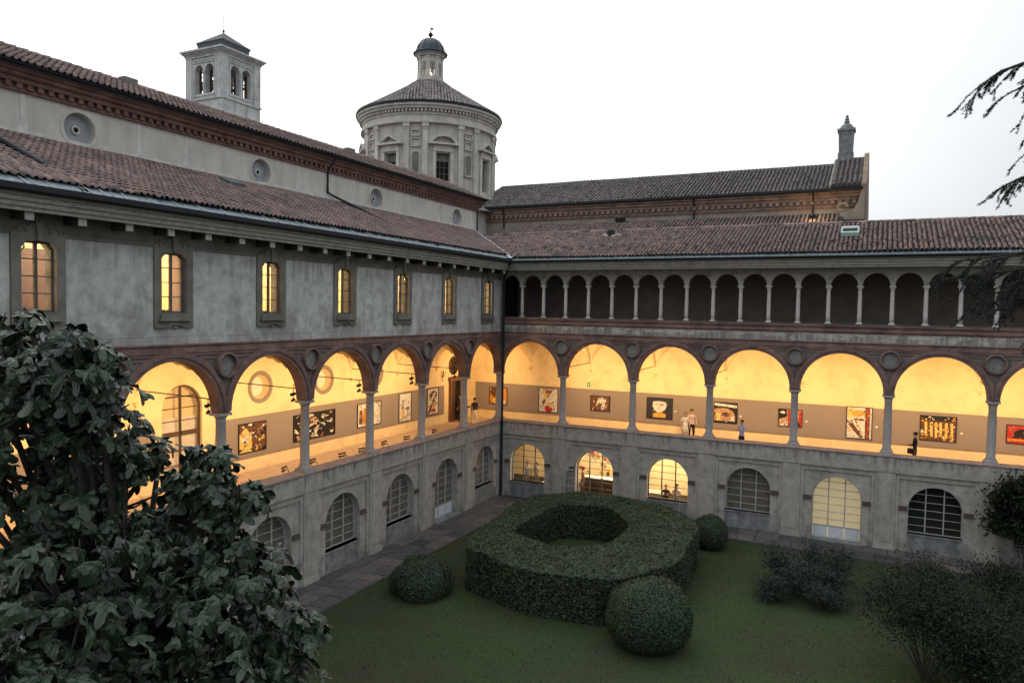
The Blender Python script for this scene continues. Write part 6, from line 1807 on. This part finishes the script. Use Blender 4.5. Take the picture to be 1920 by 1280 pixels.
def bough(p0, pts, spread, n_tw, tw_len, ndens, droop=.6, r0=.06, side=1.0):
    """main limb through pts, side twigs hanging off its outer part"""
    pts = [Vector(p) - CO + CSH_ for p in pts]; p0 = Vector(p0)
    q = MB(); q.tube([p0] + pts, r0, 6, .008); bo = q.build('bough', BARK, ced, smooth=True)
    g_ = MB(); tw = MB()
    path_ = pts
    seg = [(path_[i], path_[i + 1]) for i in range(len(path_) - 1)]
    inner_ = (p0.lerp(pts[0], .25), pts[0])
    for (a, b) in seg: needles(g_, a, b, rc, ndens)
    for k in range(n_tw + 26):
        a, b = rc.choice(seg) if k < n_tw else inner_
        t = rc.random(); st = a.lerp(b, t); d = (b - a).normalized()
        sd_ = Vector((-d.y, d.x, 0)).normalized() * rc.choice((-1, 1)) * side
        dr = (d * rc.uniform(.4, 1.0) + sd_ * rc.uniform(.1, .7) * spread + Vector((0, 0, -rc.uniform(.1, droop)))).normalized()
        l_ = tw_len * rc.uniform(.4, 1.1); m1 = st + dr * l_ * .5; e = m1 + (dr + Vector((0, 0, -.45))).normalized() * l_ * .5
        tw.tube([st, m1, e], .006, 3, .002); needles(g_, st, m1, rc, ndens); needles(g_, m1, e, rc, ndens)
        for j in range(2):
            s2 = m1.lerp(e, rc.random()); d2 = (dr + Vector((rc.gauss(0, .5), rc.gauss(0, .5), -.5))).normalized() * l_ * .35
            tw.tube([s2, s2 + d2], .004, 3, .002); needles(g_, s2, s2 + d2, rc, ndens)
    tw.build('twigs', BARK, bo, recalc=False, kind='stuff'); g_.build('needles', CEDARM, bo, recalc=False, kind='stuff')
bough((0, 0, 14.2), [(23.4, -25.5, 14.95), (22.5, -25.85, 15.02), (22.0, -26.05, 14.98), (21.65, -26.25, 14.83), (21.36, -26.4, 14.6)], 1, 22, .5, 150)
bough((0, 0, 14.2), [(23.3, -25.4, 14.8), (22.6, -25.8, 14.85), (22.15, -26.0, 14.72), (21.75, -26.2, 14.5)], 1, 18, .45, 150)
bough((0, 0, 13.2), [(23.6, -25.5, 14.3), (22.8, -25.8, 14.3), (22.35, -25.95, 14.2), (22.05, -26.1, 13.95)], 1, 22, .4, 150, droop=1)
bough((0, 0, 12.6), [(23.6, -25.6, 13.9), (22.8, -25.8, 13.85), (22.4, -25.95, 13.65), (22.15, -26.05, 13.35), (21.9, -26.15, 13.22)], 1, 30, .42, 150, droop=1)
bough((0, 0, 12.2), [(23.6, -25.6, 13.35), (22.8, -25.8, 13.42), (22.3, -25.95, 13.38), (21.95, -26.1, 13.25), (21.72, -26.25, 13.12)], 1, 18, .3, 150)
bough((0, 0, 12.0), [(23.6, -25.6, 13.2), (22.7, -25.85, 13.15), (22.35, -25.95, 13.0), (22.2, -26.0, 12.85)], 1, 14, .3, 150, droop=1)
bough((0, 0, 14.0), [(23.6, -25.5, 14.7), (22.9, -25.8, 14.78), (22.4, -25.95, 14.65), (22.1, -26.05, 14.4)], 1, 26, .45, 150, droop=.9)
bough((0, 0, 13.6), [(23.4, -25.5, 14.1), (22.6, -25.8, 14.05), (22.25, -25.95, 13.85), (22.0, -26.05, 13.6)], 1, 22, .34, 150, droop=.8)
for k, (z, x1, dy) in enumerate([(11.95, 20.95, -.1), (11.8, 21.2, .2), (11.65, 21.45, -.3), (11.45, 21.6, .4), (11.3, 21.9, 0), (11.98, 21.3, .5), (11.75, 20.9, .0), (11.55, 21.3, .1), (11.9, 21.7, -.4)]):
    bough((-.2, -.2, z - .6), [(23.4, -27.4 + dy, z), (22.5, -28.1 + dy, z + .12), (21.9, -28.4 + dy, z + .06), (x1, -28.8 + dy, z - .1)], 1.2, 30, .45, 130, droop=.9)
for k, (z, x1, y1) in enumerate([(7.4, 23.2, -27.6), (7.1, 22.9, -27.9), (6.7, 23.4, -27.2), (5.6, 22.7, -26.0), (5.3, 23.1, -26.5), (5.0, 22.8, -25.2)]):
    bough((-.1, -.2, z - .3), [(24.6, -26.4, z + .1), (24.0, (y1 - 26.4) / 2, z + .1), (x1, y1, z - .25)], 1.2, 26, .55, 90, droop=.7)

# ------------------------------------------------------------------ shrubs on the right
def shrub(x, y, label, stems, leaf_mat, leaf_s, seed, per=55, spread=1.0, hgt=(1.2, 1.9), base=.25, cat='bush', name='shrub', tip=.45, first=0):
    t = thing(name, label, cat, (x, y, 0)); r_ = random.Random(seed); g_ = MB()
    for k in range(stems):
        a = r_.uniform(0, 2 * PI); rr_ = r_.uniform(.2, 1) * spread; h_ = r_.uniform(*hgt)
        b0 = Vector((math.cos(a) * base * r_.random(), math.sin(a) * base * r_.random(), 0))
        m1 = b0 + Vector((math.cos(a) * rr_ * .35, math.sin(a) * rr_ * .35, h_ * .5)); e = Vector((math.cos(a) * rr_, math.sin(a) * rr_, h_))
        q = MB(); q.tube([b0, m1, e], .025, 5, .006)
        tips = [e]
        for j in range(4):
            s2 = m1.lerp(e, r_.uniform(0, .9)); e2 = s2 + Vector((r_.gauss(0, .3), r_.gauss(0, .3), r_.uniform(.1, .5))) * spread * .7
            q.tube([s2, e2], .012, 4, .004); tips.append(e2)
        q.build('stem', BARK, t)
        for tp in tips:
            for j in range(per * 3):
                p = tp + Vector((r_.gauss(0, 1), r_.gauss(0, 1), r_.gauss(0, .8))) * tip * .45
                if p.z < first: continue
                n = Vector((r_.gauss(0, .7), r_.gauss(0, .7), 1)).normalized(); tt = n.cross(Vector((r_.gauss(0, 1), r_.gauss(0, 1), .3))).normalized(); b = n.cross(tt); s_ = leaf_s * r_.uniform(.6, 1.3)
                g_.cur = r_.random()
                g_.add([p - tt * s_, p - b * s_ * .38 + n * .01, p + tt * s_, p + b * s_ * .38 + n * .01], [[0, 1, 2, 3]])
    g_.build('leaves', leaf_mat, t, recalc=False, kind='stuff')
    return t
shrub(17.3, -8.0, 'blue green rose bush on the left of the flower bed', 9, ROSEM, .065, 51, per=26, spread=.95, hgt=(.7, 1.6))
shrub(18.3, -8.4, 'blue green rose bush in the middle of the flower bed', 8, ROSEM, .05, 52, per=24, spread=.95, hgt=(.6, 1.2))
shrub(19.4, -8.2, 'thin dark rose bush at the right of the flower bed', 8, ROSEM, .045, 53, per=26, spread=.75, hgt=(.9, 1.6))
shrub(17.0, -9.4, 'small silvery shrub at the near corner of the flower bed', 6, ROSEM, .05, 54, per=34, spread=.5, hgt=(.4, .8))
shrub(18.0, -7.0, 'leafy rose bush at the back of the flower bed near the glowing door', 8, ROSEM, .055, 56, per=26, spread=.8, hgt=(.8, 1.5))
shrub(18.9, -9.3, 'low rose bush at the near right of the flower bed', 7, ROSEM, .05, 57, per=26, spread=.7, hgt=(.4, .9))
shrub(19.0, -6.3, 'small dark shrub behind the flower bed', 6, SHRUBM, .05, 55, per=30, spread=.6, hgt=(.7, 1.3))
shrub(22.1, -13.6, 'airy dark shrub with bare branching stems near the bottom right', 13, SHRUBM, .062, 61, per=38, spread=2.0, hgt=(1.6, 2.8), base=.3, tip=.85)
shrub(24.0, -12.0, 'dark many stemmed shrub by the right edge of the lawn', 12, SHRUBM, .062, 62, per=38, spread=1.9, hgt=(1.4, 2.6), tip=.85)
shrub(22.9, -9.2, 'low dark shrub behind the airy one', 10, SHRUBM, .062, 63, per=38, spread=1.8, hgt=(1.0, 2.0), tip=.85)
shrub(25.5, -6.6, 'rounded dark shrub near the right wing', 10, SHRUBM, .062, 64, per=36, spread=1.6, hgt=(.9, 1.7), tip=.85)
shrub(23.6, -14.6, 'leafy dark shrub between the airy shrub and the bottom right corner', 12, SHRUBM, .062, 67, per=44, spread=1.6, hgt=(1.0, 2.4), tip=.85)
shrub(24.9, -15.5, 'dark shrub in the bottom right corner', 10, SHRUBM, .062, 65, per=38, spread=1.8, hgt=(1.6, 2.9), tip=.85)
shrub(26.75, -1.3, 'small dark evergreen tree with thin stems against the right wing wall', 9, SHRUBM, .11, 66, per=110, spread=1.15, hgt=(2.0, 3.9), base=.5, cat='tree', name='small_tree', tip=.8, first=1.75)
t = thing('planter_pot', 'shallow greenish pot beside the small evergreen tree', 'pot', (26.2, -2.2, .1)); q = MB(); q.lathe([(.3, 0), (.45, .25), (.5, .3), (.44, .3), (.36, .2), (0, .18)], seg=20); q.build('bowl', flat('green_glaze', (.06, .09, .05)), t)
